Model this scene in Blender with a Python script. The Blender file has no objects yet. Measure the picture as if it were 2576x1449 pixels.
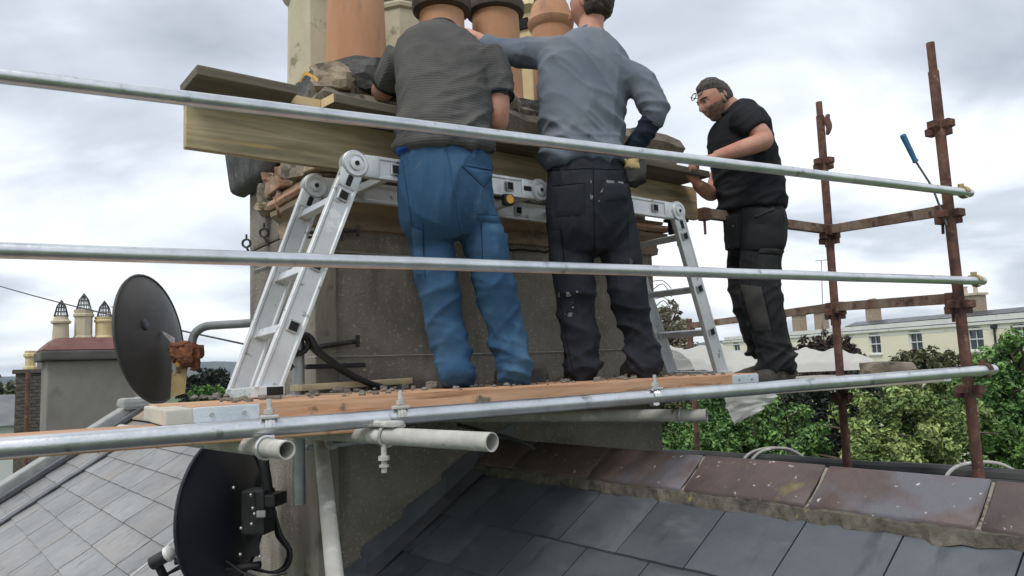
import bpy, bmesh, math, random
from mathutils import Vector as V, Matrix, noise
random.seed(7)
R_ = math.radians
scene = bpy.context.scene
COL = scene.collection
H = 9.0                      # camera height above the ground; all z below are relative to the camera

# ------------------------------------------------------------------ camera
FPX = 1860.0                 # focal length in measuring pixels (2576 wide)
PIT, ROL = R_(5.87), R_(2.18)
cF = V((0, math.cos(PIT), math.sin(PIT)))
u0 = V((0, -math.sin(PIT), math.cos(PIT))); r0_ = V((1, 0, 0))
cU = u0*math.cos(ROL) + r0_*math.sin(ROL)
cR = r0_*math.cos(ROL) - u0*math.sin(ROL)
cam = bpy.data.cameras.new('camera'); camo = bpy.data.objects.new('camera', cam); COL.objects.link(camo)
cam.sensor_width = 36.0; cam.lens = 36.0*FPX/2576; cam.clip_start = 0.05; cam.clip_end = 20000
m = Matrix.Identity(4)
for i in range(3):
    m[i][0] = cR[i]; m[i][1] = cU[i]; m[i][2] = -cF[i]
m[2][3] = H
camo.matrix_world = m
scene.camera = camo

# ------------------------------------------------------------------ sky, sun, exposure
SUN_EL, SUN_AZ = R_(55), R_(-150)      # azimuth from +Y towards +X
w = bpy.data.worlds.new('World'); scene.world = w; w.use_nodes = True
nt = w.node_tree; nt.nodes.clear()
def N(nt, t, **k):
    n = nt.nodes.new(t)
    for a, b in k.items(): setattr(n, a, b)
    return n
out = N(nt, 'ShaderNodeOutputWorld')
sky = N(nt, 'ShaderNodeTexSky', sky_type='NISHITA', sun_disc=False)
sky.sun_elevation = SUN_EL; sky.sun_rotation = SUN_AZ
bg1 = N(nt, 'ShaderNodeBackground'); bg1.inputs[1].default_value = 0.1
nt.links.new(sky.outputs[0], bg1.inputs[0])
tc = N(nt, 'ShaderNodeTexCoord')
sep = N(nt, 'ShaderNodeSeparateXYZ'); nt.links.new(tc.outputs['Generated'], sep.inputs[0])
zz = N(nt, 'ShaderNodeMath', operation='ABSOLUTE'); nt.links.new(sep.outputs[2], zz.inputs[0])
za = N(nt, 'ShaderNodeMath', operation='ADD'); nt.links.new(zz.outputs[0], za.inputs[0]); za.inputs[1].default_value = 0.22
dx = N(nt, 'ShaderNodeMath', operation='DIVIDE'); nt.links.new(sep.outputs[0], dx.inputs[0]); nt.links.new(za.outputs[0], dx.inputs[1])
dy = N(nt, 'ShaderNodeMath', operation='DIVIDE'); nt.links.new(sep.outputs[1], dy.inputs[0]); nt.links.new(za.outputs[0], dy.inputs[1])
cmb = N(nt, 'ShaderNodeCombineXYZ'); nt.links.new(dx.outputs[0], cmb.inputs[0]); nt.links.new(dy.outputs[0], cmb.inputs[1]); cmb.inputs[2].default_value = 11.3
n1 = N(nt, 'ShaderNodeTexNoise'); n1.inputs['Scale'].default_value = 1.15; n1.inputs['Detail'].default_value = 5; n1.inputs['Roughness'].default_value = 0.5; n1.inputs['Distortion'].default_value = 0.5
nt.links.new(cmb.outputs[0], n1.inputs['Vector'])
cr = N(nt, 'ShaderNodeValToRGB'); e_ = cr.color_ramp.elements
e_[0].position = 0.30; e_[0].color = (0.37, 0.40, 0.455, 1)
e_[1].position = 0.60; e_[1].color = (0.885, 0.91, 0.93, 1)
q = e_.new(0.44); q.color = (0.53, 0.57, 0.63, 1)
q = e_.new(0.51); q.color = (0.70, 0.74, 0.79, 1)
nt.links.new(n1.outputs[0], cr.inputs[0])
bg2 = N(nt, 'ShaderNodeBackground'); bg2.inputs[1].default_value = 1.0
nt.links.new(cr.outputs[0], bg2.inputs[0])
mx = N(nt, 'ShaderNodeMixShader'); mx.inputs[0].default_value = 0.9
nt.links.new(bg1.outputs[0], mx.inputs[1]); nt.links.new(bg2.outputs[0], mx.inputs[2]); nt.links.new(mx.outputs[0], out.inputs[0])

sl = bpy.data.lights.new('sun', 'SUN'); sl.energy = 1.4; sl.angle = R_(22); sl.color = (1.0, 0.96, 0.9)
so = bpy.data.objects.new('sun', sl); COL.objects.link(so)
sd = V((math.sin(SUN_AZ)*math.cos(SUN_EL), math.cos(SUN_AZ)*math.cos(SUN_EL), math.sin(SUN_EL)))
so.rotation_euler = sd.to_track_quat('Z', 'Y').to_euler(); so.location = (0, 0, H+30)
vs = scene.view_settings
vs.view_transform = 'Standard'; vs.look = 'None'; vs.gamma = 1; vs.exposure = 0.5; vs.use_curve_mapping = False

# ------------------------------------------------------------------ pixel helpers (2576 x 1449 measuring grid)
def ray(px, py): return cF + cR*((px-1288)/FPX) + cU*((724.5-py)/FPX)
def P(px, py, Y): r = ray(px, py); return r*(Y/r.y)
def PZ(px, py, z): r = ray(px, py); return r*(z/r.z)
def PL(px, py, p0, n): r = ray(px, py); return r*(V(p0).dot(n)/r.dot(n))

# ------------------------------------------------------------------ materials
MATS = {}
def mat(name, c1, c2=None, scale=6.0, stretch=(1, 1, 1), detail=5, rough=0.7, metal=0.0, bump=0.0, bscale=None, spots=None, spots2=None,
        spec=0.5, ramp=(0.35, 0.65), rvar=0.1, bstretch=None, island=0.0, dist=0.0, wave=None, rand=True, ovar=0.0):
    m_ = bpy.data.materials.new(name); m_.use_nodes = True
    t = m_.node_tree; b = t.nodes['Principled BSDF']; L = t.links.new
    tc = N(t, 'ShaderNodeTexCoord'); oi = N(t, 'ShaderNodeObjectInfo')
    vm = N(t, 'ShaderNodeVectorMath', operation='SCALE'); cb = N(t, 'ShaderNodeCombineXYZ')
    for i in range(3): L(oi.outputs['Random'], cb.inputs[i])
    L(cb.outputs[0], vm.inputs[0]); vm.inputs['Scale'].default_value = 37.0 if rand else 0.0
    ad = N(t, 'ShaderNodeVectorMath', operation='ADD'); L(tc.outputs['Object'], ad.inputs[0]); L(vm.outputs[0], ad.inputs[1])
    def nz(sc, st, det=5, ro=0.55, ds=0.0):
        mp = N(t, 'ShaderNodeMapping'); mp.inputs['Scale'].default_value = st; L(ad.outputs[0], mp.inputs[0])
        n = N(t, 'ShaderNodeTexNoise'); n.inputs['Scale'].default_value = sc; n.inputs['Detail'].default_value = det
        n.inputs['Roughness'].default_value = ro; n.inputs['Distortion'].default_value = ds; L(mp.outputs[0], n.inputs[0]); return n
    col = None
    nn = nz(scale, stretch, detail, 0.6, dist)
    r = N(t, 'ShaderNodeValToRGB'); r.color_ramp.elements[0].position = ramp[0]; r.color_ramp.elements[1].position = ramp[1]
    r.color_ramp.elements[0].color = (*c1, 1); r.color_ramp.elements[1].color = (*(c2 or c1), 1)
    L(nn.outputs[0], r.inputs[0]); col = r.outputs[0]
    def over(col, c, fac_socket):
        mi = N(t, 'ShaderNodeMix', data_type='RGBA'); L(fac_socket, mi.inputs[0]); L(col, mi.inputs[6]); mi.inputs[7].default_value = (*c, 1); return mi.outputs[2]
    for sp in (spots, spots2):
        if sp:
            c, sc, th, wd = sp[:4]; st = sp[4] if len(sp) > 4 else (1, 1, 1)
            s = nz(sc, st, 4, 0.6); rr = N(t, 'ShaderNodeMapRange'); rr.inputs[1].default_value = th; rr.inputs[2].default_value = th+wd
            L(s.outputs[0], rr.inputs[0]); col = over(col, c, rr.outputs[0])
    if island:
        g = N(t, 'ShaderNodeNewGeometry'); hs = N(t, 'ShaderNodeHueSaturation'); mr = N(t, 'ShaderNodeMapRange')
        mr.inputs[3].default_value = 1-island; mr.inputs[4].default_value = 1+island
        L(g.outputs['Random Per Island'], mr.inputs[0]); L(mr.outputs[0], hs.inputs['Value']); L(col, hs.inputs['Color']); col = hs.outputs[0]
    if ovar:
        hs = N(t, 'ShaderNodeHueSaturation'); mr = N(t, 'ShaderNodeMapRange'); mr.inputs[3].default_value = 1-ovar; mr.inputs[4].default_value = 1+ovar
        L(oi.outputs['Random'], mr.inputs[0]); L(mr.outputs[0], hs.inputs['Value']); L(col, hs.inputs['Color']); col = hs.outputs[0]
    L(col, b.inputs['Base Color'])
    b.inputs['Metallic'].default_value = metal; b.inputs['Specular IOR Level'].default_value = spec
    rn = nz((bscale or scale)*0.7, stretch, 3); mr = N(t, 'ShaderNodeMapRange'); mr.inputs[3].default_value = max(0.02, rough-rvar); mr.inputs[4].default_value = min(1, rough+rvar)
    L(rn.outputs[0], mr.inputs[0]); L(mr.outputs[0], b.inputs['Roughness'])
    h = None
    if bump:
        bn = nz(bscale or scale*3, bstretch or stretch, 5, 0.65); h = bn.outputs[0]
    if wave:   # ribs along z : (frequency, distortion, strength)
        mp = N(t, 'ShaderNodeMapping'); L(ad.outputs[0], mp.inputs[0])
        wv = N(t, 'ShaderNodeTexWave', bands_direction='Z'); wv.inputs['Scale'].default_value = wave[0]; wv.inputs['Distortion'].default_value = wave[1]
        wv.inputs['Detail'].default_value = 1; wv.inputs['Detail Scale'].default_value = 1.5; L(mp.outputs[0], wv.inputs[0])
        if h is None: h = wv.outputs[1]
        else:
            a = N(t, 'ShaderNodeMath', operation='ADD'); L(h, a.inputs[0]); L(wv.outputs[1], a.inputs[1]); h = a.outputs[0]
        mi = N(t, 'ShaderNodeMix', data_type='RGBA', blend_type='MULTIPLY'); mi.inputs[0].default_value = wave[2]
        L(col, mi.inputs[6]); L(wv.outputs[0], mi.inputs[7]); L(mi.outputs[2], b.inputs['Base Color'])
    if h is not None:
        bp = N(t, 'ShaderNodeBump'); bp.inputs['Strength'].default_value = bump or 0.3; bp.inputs['Distance'].default_value = 0.01
        L(h, bp.inputs['Height']); L(bp.outputs[0], b.inputs['Normal'])
    MATS[name] = m_; return m_

mat('galvanised', (0.55, 0.57, 0.59), (0.72, 0.74, 0.76), 9, (1, 1, 1), rough=0.34, metal=0.95, bump=0.10, bscale=60, spots=((0.30, 0.30, 0.29), 13, 0.62, 0.10), spots2=((0.62, 0.61, 0.58), 30, 0.66, 0.05))
mat('dull_galvanised', (0.30, 0.31, 0.32), (0.42, 0.43, 0.43), 12, rough=0.5, metal=0.7, bump=0.1, bscale=50)
mat('pale_tube', (0.34, 0.335, 0.31), (0.50, 0.49, 0.45), 9, rough=0.75, bump=0.25, bscale=45, spots=((0.6, 0.6, 0.57), 16, 0.56, 0.1), spots2=((0.16, 0.12, 0.09), 20, 0.66, 0.06))
mat('tube_inside', (0.02, 0.018, 0.016), (0.04, 0.035, 0.03), rough=0.9)
mat('rust', (0.07, 0.034, 0.026), (0.18, 0.088, 0.06), 14, rough=0.9, bump=0.5, bscale=55, spots=((0.26, 0.15, 0.11), 26, 0.60, 0.1), spots2=((0.045, 0.028, 0.024), 9, 0.58, 0.15))
mat('rusty_beam', (0.13, 0.07, 0.045), (0.27, 0.20, 0.15), 9, rough=0.9, bump=0.4, bscale=60, spots=((0.06, 0.032, 0.024), 12, 0.56, 0.1))
mat('aluminium', (0.60, 0.61, 0.62), (0.74, 0.75, 0.76), 7, rough=0.48, metal=0.55, bump=0.05, bscale=80, spots=((0.36, 0.355, 0.34), 22, 0.63, 0.05), spots2=((0.80, 0.80, 0.78), 9, 0.66, 0.05))
mat('hinge_metal', (0.34, 0.35, 0.35), (0.52, 0.53, 0.53), 20, rough=0.5, metal=0.5, bump=0.1, bscale=90)
mat('dark_hole', (0.012, 0.012, 0.012), rough=0.9)
mat('pine', (0.50, 0.275, 0.15), (0.62, 0.385, 0.235), 3.0, (0.7, 9, 9), rough=0.75, bump=0.25, bscale=9, bstretch=(0.8, 10, 10), dist=1.2, spots=((0.28, 0.125, 0.06), 4.2, 0.57, 0.09, (0.35, 7, 7)), spots2=((0.16, 0.13, 0.10), 11, 0.64, 0.08))
mat('weathered_board', (0.30, 0.265, 0.21), (0.46, 0.42, 0.35), 3.0, (0.6, 9, 9), rough=0.85, bump=0.3, bscale=9, bstretch=(0.8, 10, 10), dist=1.0, spots=((0.18, 0.12, 0.08), 5, 0.6, 0.1))
mat('board_end_paint', (0.52, 0.50, 0.42), (0.62, 0.60, 0.53), 10, rough=0.8, bump=0.3, bscale=30, spots=((0.24, 0.20, 0.14), 24, 0.64, 0.05, (1, 1, 3)))
mat('end_band', (0.60, 0.66, 0.72), (0.74, 0.79, 0.83), 14, rough=0.42, metal=0.5, bump=0.2, bscale=40, spots=((0.36, 0.33, 0.28), 18, 0.63, 0.06))
mat('treated_timber', (0.36, 0.29, 0.175), (0.58, 0.47, 0.30), 3.2, (0.4, 8, 8), rough=0.8, bump=0.22, bscale=8, bstretch=(0.6, 9, 9), dist=1.6, spots=((0.27, 0.235, 0.145), 2.6, 0.55, 0.14, (0.6, 4, 4)), spots2=((0.56, 0.41, 0.19), 3.0, 0.62, 0.08, (0.4, 6, 6)))
mat('shaded_timber', (0.095, 0.082, 0.06), (0.17, 0.145, 0.105), 3.2, (0.4, 8, 8), rough=0.85, bump=0.25, bscale=8, bstretch=(0.6, 9, 9), dist=1.6, spots=((0.20, 0.18, 0.12), 3.0, 0.62, 0.08, (0.4, 6, 6)))  # shade under the shelf board is toned into its whole colour
mat('fresh_cut', (0.60, 0.43, 0.22), (0.70, 0.53, 0.30), 8, (1, 6, 6), rough=0.7)
mat('cement_render', (0.165, 0.148, 0.125), (0.30, 0.272, 0.235), 3.2, detail=9, rough=0.92, bump=1.0, bscale=95, spots=((0.42, 0.37, 0.31), 75, 0.60, 0.05), spots2=((0.095, 0.08, 0.062), 1.6, 0.55, 0.16, (2.2, 2.2, 0.4)))
mat('cement_corner', (0.20, 0.185, 0.15), (0.275, 0.25, 0.205), 4, (1, 1, 0.35), rough=0.9, bump=0.5, bscale=70, spots=((0.13, 0.115, 0.085), 5, 0.58, 0.1))
mat('moulding', (0.21, 0.155, 0.11), (0.32, 0.235, 0.165), 4, (1, 1, 3), rough=0.88, bump=0.4, bscale=30, spots=((0.15, 0.125, 0.10), 6, 0.56, 0.1), spots2=((0.36, 0.22, 0.12), 7, 0.66, 0.08))
mat('dark_cement', (0.045, 0.045, 0.047), (0.10, 0.098, 0.095), 9, rough=0.95, bump=0.9, bscale=40, spots=((0.15, 0.14, 0.125), 17, 0.62, 0.08))
mat('crown_stone', (0.155, 0.13, 0.10), (0.30, 0.255, 0.20), 7, rough=0.95, bump=0.9, bscale=35, spots=((0.085, 0.072, 0.06), 12, 0.56, 0.1), spots2=((0.36, 0.34, 0.29), 20, 0.66, 0.06))
mat('loose_stone', (0.26, 0.20, 0.145), (0.40, 0.32, 0.235), 9, rough=0.95, bump=0.7, bscale=45, spots=((0.16, 0.13, 0.10), 15, 0.6, 0.08))
mat('old_brick', (0.30, 0.155, 0.10), (0.42, 0.27, 0.18), 9, rough=0.92, bump=0.6, bscale=45, spots=((0.40, 0.33, 0.25), 11, 0.58, 0.08), spots2=((0.16, 0.08, 0.055), 14, 0.64, 0.06))
mat('terracotta', (0.41, 0.20, 0.105), (0.53, 0.295, 0.17), 3.5, (1, 1, 0.35), rough=0.85, bump=0.2, bscale=60, spots=((0.24, 0.15, 0.11), 5, 0.62, 0.14, (1, 1, 0.3)), spots2=((0.57, 0.36, 0.25), 9, 0.68, 0.06))
mat('sooty_rim', (0.055, 0.045, 0.04), (0.12, 0.085, 0.065), 9, rough=0.85, bump=0.3, bscale=50)
mat('buff_clay', (0.45, 0.395, 0.28), (0.56, 0.50, 0.37), 5, (1, 1, 0.5), rough=0.88, bump=0.3, bscale=50, spots=((0.24, 0.21, 0.15), 8, 0.6, 0.1))
mat('yellow_clay', (0.55, 0.44, 0.23), (0.66, 0.55, 0.33), 6, rough=0.85, spots=((0.30, 0.25, 0.16), 10, 0.62, 0.08))
mat('soot_and_shade', (0.012, 0.011, 0.011), rough=1.0)  # near-black for pot vents, the crack and painted shade in tube ends
mat('wire', (0.035, 0.035, 0.038), (0.09, 0.085, 0.08), 30, rough=0.6, metal=0.5)
mat('pale_wire', (0.30, 0.29, 0.27), (0.42, 0.41, 0.39), 20, rough=0.6, metal=0.3)
mat('slate_dark', (0.062, 0.069, 0.079), (0.10, 0.109, 0.121), 2.6, (1, 1, 1), rough=0.42, rvar=0.14, bump=0.14, bscale=22, bstretch=(1, 3, 1), spots=((0.135, 0.145, 0.153), 3.0, 0.56, 0.2, (1, 2.2, 1)), spots2=((0.055, 0.062, 0.068), 6, 0.58, 0.12, (2.5, 0.7, 1)), ovar=0.12, spec=0.55)
mat('slate_sky_sheen', (0.165, 0.165, 0.167), (0.25, 0.248, 0.245), 2.2, rough=0.40, rvar=0.1, bump=0.25, bscale=16, bstretch=(5, 1, 1), spots=((0.075, 0.065, 0.055), 8, 0.60, 0.03, (5.5, 0.7, 1)), spots2=((0.235, 0.21, 0.19), 1.6, 0.5, 0.2), ovar=0.12, spec=0.6)  # base grey lightened to carry the grazing sky sheen on these slates
mat('slate_joint', (0.035, 0.036, 0.038), (0.05, 0.05, 0.05), rough=0.9)
mat('lead', (0.085, 0.09, 0.10), (0.15, 0.155, 0.165), 6, rough=0.55, metal=0.3, bump=0.15, bscale=20)
mat('pale_lead', (0.26, 0.265, 0.255), (0.36, 0.365, 0.35), 7, rough=0.7, bump=0.3, bscale=20, spots=((0.17, 0.17, 0.16), 9, 0.6, 0.1))
mat('ridge_clay', (0.070, 0.052, 0.050), (0.125, 0.085, 0.077), 4.5, rough=0.55, bump=0.35, bscale=35, spots=((0.115, 0.112, 0.128), 3.0, 0.50, 0.12), spots2=((0.50, 0.48, 0.46), 42, 0.675, 0.03), ovar=0.2)
mat('ridge_clay_lichen', (0.075, 0.055, 0.053), (0.125, 0.09, 0.083), 4.5, rough=0.58, bump=0.35, bscale=35, spots=((0.20, 0.16, 0.065), 5.5, 0.63, 0.10), spots2=((0.50, 0.48, 0.46), 36, 0.665, 0.03), ovar=0.2)
mat('ridge_far', (0.22, 0.16, 0.12), (0.34, 0.27, 0.21), 7, rough=0.85, bump=0.3)
mat('mortar', (0.05, 0.044, 0.036), (0.145, 0.13, 0.105), 22, rough=0.95, bump=0.9, bscale=40, spots=((0.09, 0.08, 0.06), 20, 0.54, 0.1), spots2=((0.33, 0.26, 0.08), 12, 0.66, 0.06))
mat('joint_mortar', (0.17, 0.155, 0.125), (0.30, 0.28, 0.24), 22, rough=0.95, bump=0.6, bscale=50, spots=((0.06, 0.05, 0.04), 18, 0.55, 0.08), spots2=((0.30, 0.23, 0.07), 14, 0.63, 0.06))
mat('dish_brown', (0.045, 0.043, 0.045), (0.08, 0.072, 0.068), 3.5, rough=0.55, bump=0.06, bscale=40, spots=((0.15, 0.115, 0.085), 4, 0.62, 0.16))
mat('dish_navy', (0.017, 0.019, 0.029), (0.026, 0.028, 0.040), 4, rough=0.45, bump=0.03, bscale=60)
mat('black_steel', (0.012, 0.012, 0.014), (0.026, 0.026, 0.028), 12, rough=0.55)
mat('black_cable', (0.010, 0.010, 0.011), (0.02, 0.02, 0.021), 12, rough=0.5)
mat('grey_pipe', (0.17, 0.18, 0.18), (0.26, 0.27, 0.27), 8, rough=0.55, metal=0.4)
mat('white_plastic', (0.66, 0.66, 0.64), (0.74, 0.74, 0.72), 8, rough=0.5)
mat('bright_bolt', (0.55, 0.55, 0.55), (0.7, 0.7, 0.7), 8, rough=0.35, metal=0.8)
mat('ochre_paint', (0.34, 0.24, 0.10), (0.42, 0.32, 0.16), 10, rough=0.9, bump=0.4, spots=((0.13, 0.06, 0.035), 14, 0.54, 0.08))
mat('heavy_rust', (0.085, 0.03, 0.015), (0.24, 0.085, 0.035), 22, rough=0.95, bump=0.9, bscale=60, spots=((0.40, 0.22, 0.06), 14, 0.62, 0.06))
mat('blue_grip', (0.02, 0.10, 0.21), (0.03, 0.14, 0.28), 10, rough=0.5)
mat('steel_rod', (0.16, 0.16, 0.17), (0.24, 0.24, 0.25), 20, rough=0.4, metal=0.8)
mat('brass', (0.35, 0.28, 0.12), (0.46, 0.38, 0.2), 20, rough=0.5, metal=0.6)
mat('rubble', (0.12, 0.105, 0.09), (0.25, 0.225, 0.195), 14, rough=1.0, bump=0.6, bscale=50)
mat('orange_strap', (0.72, 0.36, 0.05), (0.82, 0.45, 0.08), 12, rough=0.6)
mat('far_render', (0.16, 0.148, 0.13), (0.235, 0.22, 0.195), 1.6, (1, 1, 0.6), rough=0.95, bump=0.3, bscale=14, spots=((0.33, 0.32, 0.30), 1.3, 0.62, 0.1, (4, 4, 0.35)), spots2=((0.12, 0.12, 0.115), 2.0, 0.6, 0.2))
mat('far_cap', (0.075, 0.072, 0.066), (0.115, 0.11, 0.10), 2.5, (1, 1, 2), rough=0.9, bump=0.3)
mat('maroon_cement', (0.135, 0.055, 0.048), (0.20, 0.09, 0.08), 2.6, rough=0.75, bump=0.3, spots=((0.22, 0.17, 0.155), 3, 0.62, 0.14))
mat('sooty_brick', (0.05, 0.046, 0.043), (0.10, 0.09, 0.08), 7, rough=0.95, bump=0.3)
mat('white_wall', (0.60, 0.61, 0.60), (0.70, 0.71, 0.70), 0.8, rough=0.9)
mat('cream_wall', (0.70, 0.655, 0.50), (0.76, 0.72, 0.575), 0.35, rough=0.92, spots=((0.64, 0.59, 0.46), 0.5, 0.6, 0.2, (1, 1, 0.3)))
mat('cornice_white', (0.62, 0.62, 0.585), (0.72, 0.72, 0.69), 0.8, rough=0.9, spots=((0.40, 0.38, 0.33), 1.3, 0.62, 0.1, (3, 3, 1)))
mat('glass', (0.035, 0.045, 0.05), (0.06, 0.075, 0.085), 0.7, rough=0.06, rvar=0.02, spec=0.9)
mat('window_white', (0.68, 0.70, 0.71), rough=0.5)
mat('solar', (0.016, 0.018, 0.023), (0.028, 0.03, 0.036), 1.0, rough=0.3)
mat('grey_roof', (0.11, 0.115, 0.125), (0.17, 0.175, 0.18), 1.2, rough=0.7, bump=0.2)
mat('felt', (0.032, 0.033, 0.034), (0.06, 0.06, 0.06), 5, rough=0.85, bump=0.3)
mat('bark', (0.06, 0.045, 0.03), (0.11, 0.085, 0.06), 8, (1, 1, 0.3), rough=0.95, bump=0.6)
mat('leaf_green', (0.03, 0.095, 0.022), (0.19, 0.33, 0.09), 1.7, rough=0.5, island=0.55, spec=0.35)
mat('leaf_light', (0.065, 0.13, 0.035), (0.31, 0.39, 0.13), 1.6, rough=0.5, island=0.55, spec=0.35)
mat('leaf_olive', (0.04, 0.055, 0.024), (0.15, 0.15, 0.07), 1.5, rough=0.6, island=0.45, spec=0.3)
mat('leaf_dark', (0.010, 0.017, 0.012), (0.026, 0.034, 0.024), 0.9, rough=0.6, island=0.4, spec=0.3)
mat('leaf_purple', (0.030, 0.020, 0.018), (0.065, 0.048, 0.040), 0.9, rough=0.6, island=0.4, spec=0.3)
mat('leaf_blossom', (0.12, 0.12, 0.07), (0.30, 0.27, 0.20), 1.5, rough=0.7, island=0.4, spec=0.3)
mat('grass', (0.05, 0.09, 0.03), (0.09, 0.13, 0.045), 0.4, rough=0.95)
mat('hill', (0.035, 0.045, 0.03), (0.075, 0.07, 0.05), 0.004, rough=1.0, spec=0.0)
# cloth, skin, hair
mat('tee_charcoal', (0.078, 0.077, 0.075), (0.112, 0.109, 0.104), 5, rough=0.95, bump=0.18, bscale=120, wave=(30, 2.2, 0.12), spots=((0.145, 0.135, 0.122), 3, 0.58, 0.2), spec=0.1, rand=False)
mat('trousers_blue', (0.028, 0.072, 0.14), (0.046, 0.103, 0.185), 4, rough=0.9, bump=0.25, bscale=140, spots=((0.072, 0.145, 0.235), 5, 0.57, 0.16), spots2=((0.11, 0.12, 0.13), 19, 0.68, 0.06), spec=0.15)
mat('trousers_blue_light', (0.045, 0.12, 0.24), (0.06, 0.145, 0.27), 6, rough=0.9, bump=0.2, bscale=140, spec=0.15)
mat('bright_blue', (0.02, 0.07, 0.36), (0.03, 0.09, 0.42), 10, rough=0.85, spec=0.2)
mat('shirt_slate', (0.125, 0.148, 0.185), (0.18, 0.202, 0.235), 3.5, rough=0.95, bump=0.25, bscale=150, spots=((0.20, 0.20, 0.205), 3, 0.60, 0.18), spec=0.1)
mat('sleeve_navy', (0.020, 0.026, 0.042), (0.032, 0.038, 0.058), 9, rough=0.95, bump=0.3, bscale=60, spec=0.1)
mat('trousers_black', (0.014, 0.016, 0.022), (0.026, 0.028, 0.036), 5, rough=0.88, bump=0.25, bscale=140, spots=((0.10, 0.105, 0.115), 11, 0.685, 0.05), spec=0.2)
mat('trousers_worn', (0.013, 0.014, 0.016), (0.024, 0.025, 0.027), 5, rough=0.85, bump=0.25, bscale=140, spots=((0.06, 0.06, 0.052), 5, 0.60, 0.14), spots2=((0.16, 0.16, 0.15), 22, 0.70, 0.04), spec=0.2)
mat('patch_grey', (0.032, 0.034, 0.033), (0.06, 0.06, 0.056), 9, rough=0.9, bump=0.2, bscale=90, spec=0.2)
mat('seam_navy', (0.016, 0.042, 0.085), (0.024, 0.055, 0.105), 20, rough=0.9, spec=0.1)
mat('seam_black', (0.006, 0.006, 0.008), (0.012, 0.012, 0.014), 20, rough=0.9, spec=0.1)
mat('plaster', (0.13, 0.13, 0.135), (0.24, 0.24, 0.24), 30, rough=0.95)
mat('tee_black', (0.016, 0.017, 0.020), (0.028, 0.029, 0.032), 4, rough=0.95, bump=0.2, bscale=150, spec=0.1)
mat('skin', (0.46, 0.215, 0.15), (0.56, 0.29, 0.205), 7, rough=0.55, bump=0.1, bscale=90, spots=((0.50, 0.17, 0.12), 6, 0.56, 0.14), spec=0.35)
mat('skin_ruddy', (0.40, 0.20, 0.14), (0.51, 0.275, 0.20), 9, rough=0.55, bump=0.12, bscale=90, spots=((0.46, 0.17, 0.125), 8, 0.54, 0.14), spec=0.35)
mat('hair_brown', (0.028, 0.018, 0.012), (0.065, 0.045, 0.03), 60, (1, 1, 0.25), rough=0.7, bump=0.9, bscale=120, bstretch=(1, 1, 0.2))
mat('hair_grizzled', (0.022, 0.019, 0.016), (0.10, 0.09, 0.08), 70, (1, 0.4, 1), rough=0.75, bump=0.9, bscale=130)
mat('stubble', (0.12, 0.078, 0.06), (0.27, 0.155, 0.115), 60, rough=0.85, bump=0.5, bscale=160)
mat('boot_leather', (0.035, 0.031, 0.026), (0.085, 0.076, 0.064), 12, rough=0.8, bump=0.5, bscale=60, spots=((0.13, 0.12, 0.10), 12, 0.6, 0.1))
mat('boot_sole', (0.015, 0.014, 0.013), (0.05, 0.045, 0.04), 12, rough=0.9)
mat('eye_white', (0.55, 0.52, 0.49), rough=0.3)
mat('pupil', (0.015, 0.012, 0.01), rough=0.2)
mat('lip', (0.30, 0.11, 0.09), rough=0.5)
# thin translucent plastic sheet
pm = bpy.data.materials.new('plastic_sheet'); pm.use_nodes = True; t = pm.node_tree; t.nodes.clear()
o_ = N(t, 'ShaderNodeOutputMaterial'); d1 = N(t, 'ShaderNodeBsdfPrincipled'); d2 = N(t, 'ShaderNodeBsdfTranslucent'); d3 = N(t, 'ShaderNodeBsdfTransparent'); m1 = N(t, 'ShaderNodeMixShader'); m2 = N(t, 'ShaderNodeMixShader')
d1.inputs['Base Color'].default_value = (0.78, 0.76, 0.72, 1); d1.inputs['Roughness'].default_value = 0.35
d2.inputs[0].default_value = (0.75, 0.74, 0.7, 1); m1.inputs[0].default_value = 0.35; m2.inputs[0].default_value = 0.14
t.links.new(d1.outputs[0], m1.inputs[1]); t.links.new(d2.outputs[0], m1.inputs[2]); t.links.new(m1.outputs[0], m2.inputs[1]); t.links.new(d3.outputs[0], m2.inputs[2]); t.links.new(m2.outputs[0], o_.inputs[0])
MATS['plastic_sheet'] = pm

# ------------------------------------------------------------------ object helpers
WM = {}
TH = Matrix.Translation((0, 0, H))
def tag(o, label, cat, group=None, kind=None):
    if label: o['label'] = label
    if cat: o['category'] = cat
    if group: o['group'] = group
    if kind: o['kind'] = kind
    return o
def attach(o, parent, M):
    COL.objects.link(o)
    Wm = TH @ M
    if parent is not None:
        o.parent = parent; o.matrix_parent_inverse = WM[parent].inverted()
    o.matrix_basis = Wm; WM[o] = Wm
    return o
def thing(name, label, cat, loc, group=None):
    o = bpy.data.objects.new(name, None); o.empty_display_size = 0.1
    attach(o, None, Matrix.Translation(V(loc)))
    return tag(o, label, cat, group)
def frame(x, y, z, o):   # columns -> matrix
    M = Matrix.Identity(4)
    for i in range(3): M[i][0], M[i][1], M[i][2], M[i][3] = x[i], y[i], z[i], o[i]
    return M
def fr_dir(o, d, up=V((0, 0, 1))):      # x along d, z close to up
    x = V(d).normalized(); y = V(up).cross(x).normalized(); z = x.cross(y)
    return frame(x, y, z, o)
def put(name, me, parent=None, M=None):
    return attach(bpy.data.objects.new(name, me), parent, M or Matrix.Identity(4))

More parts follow.
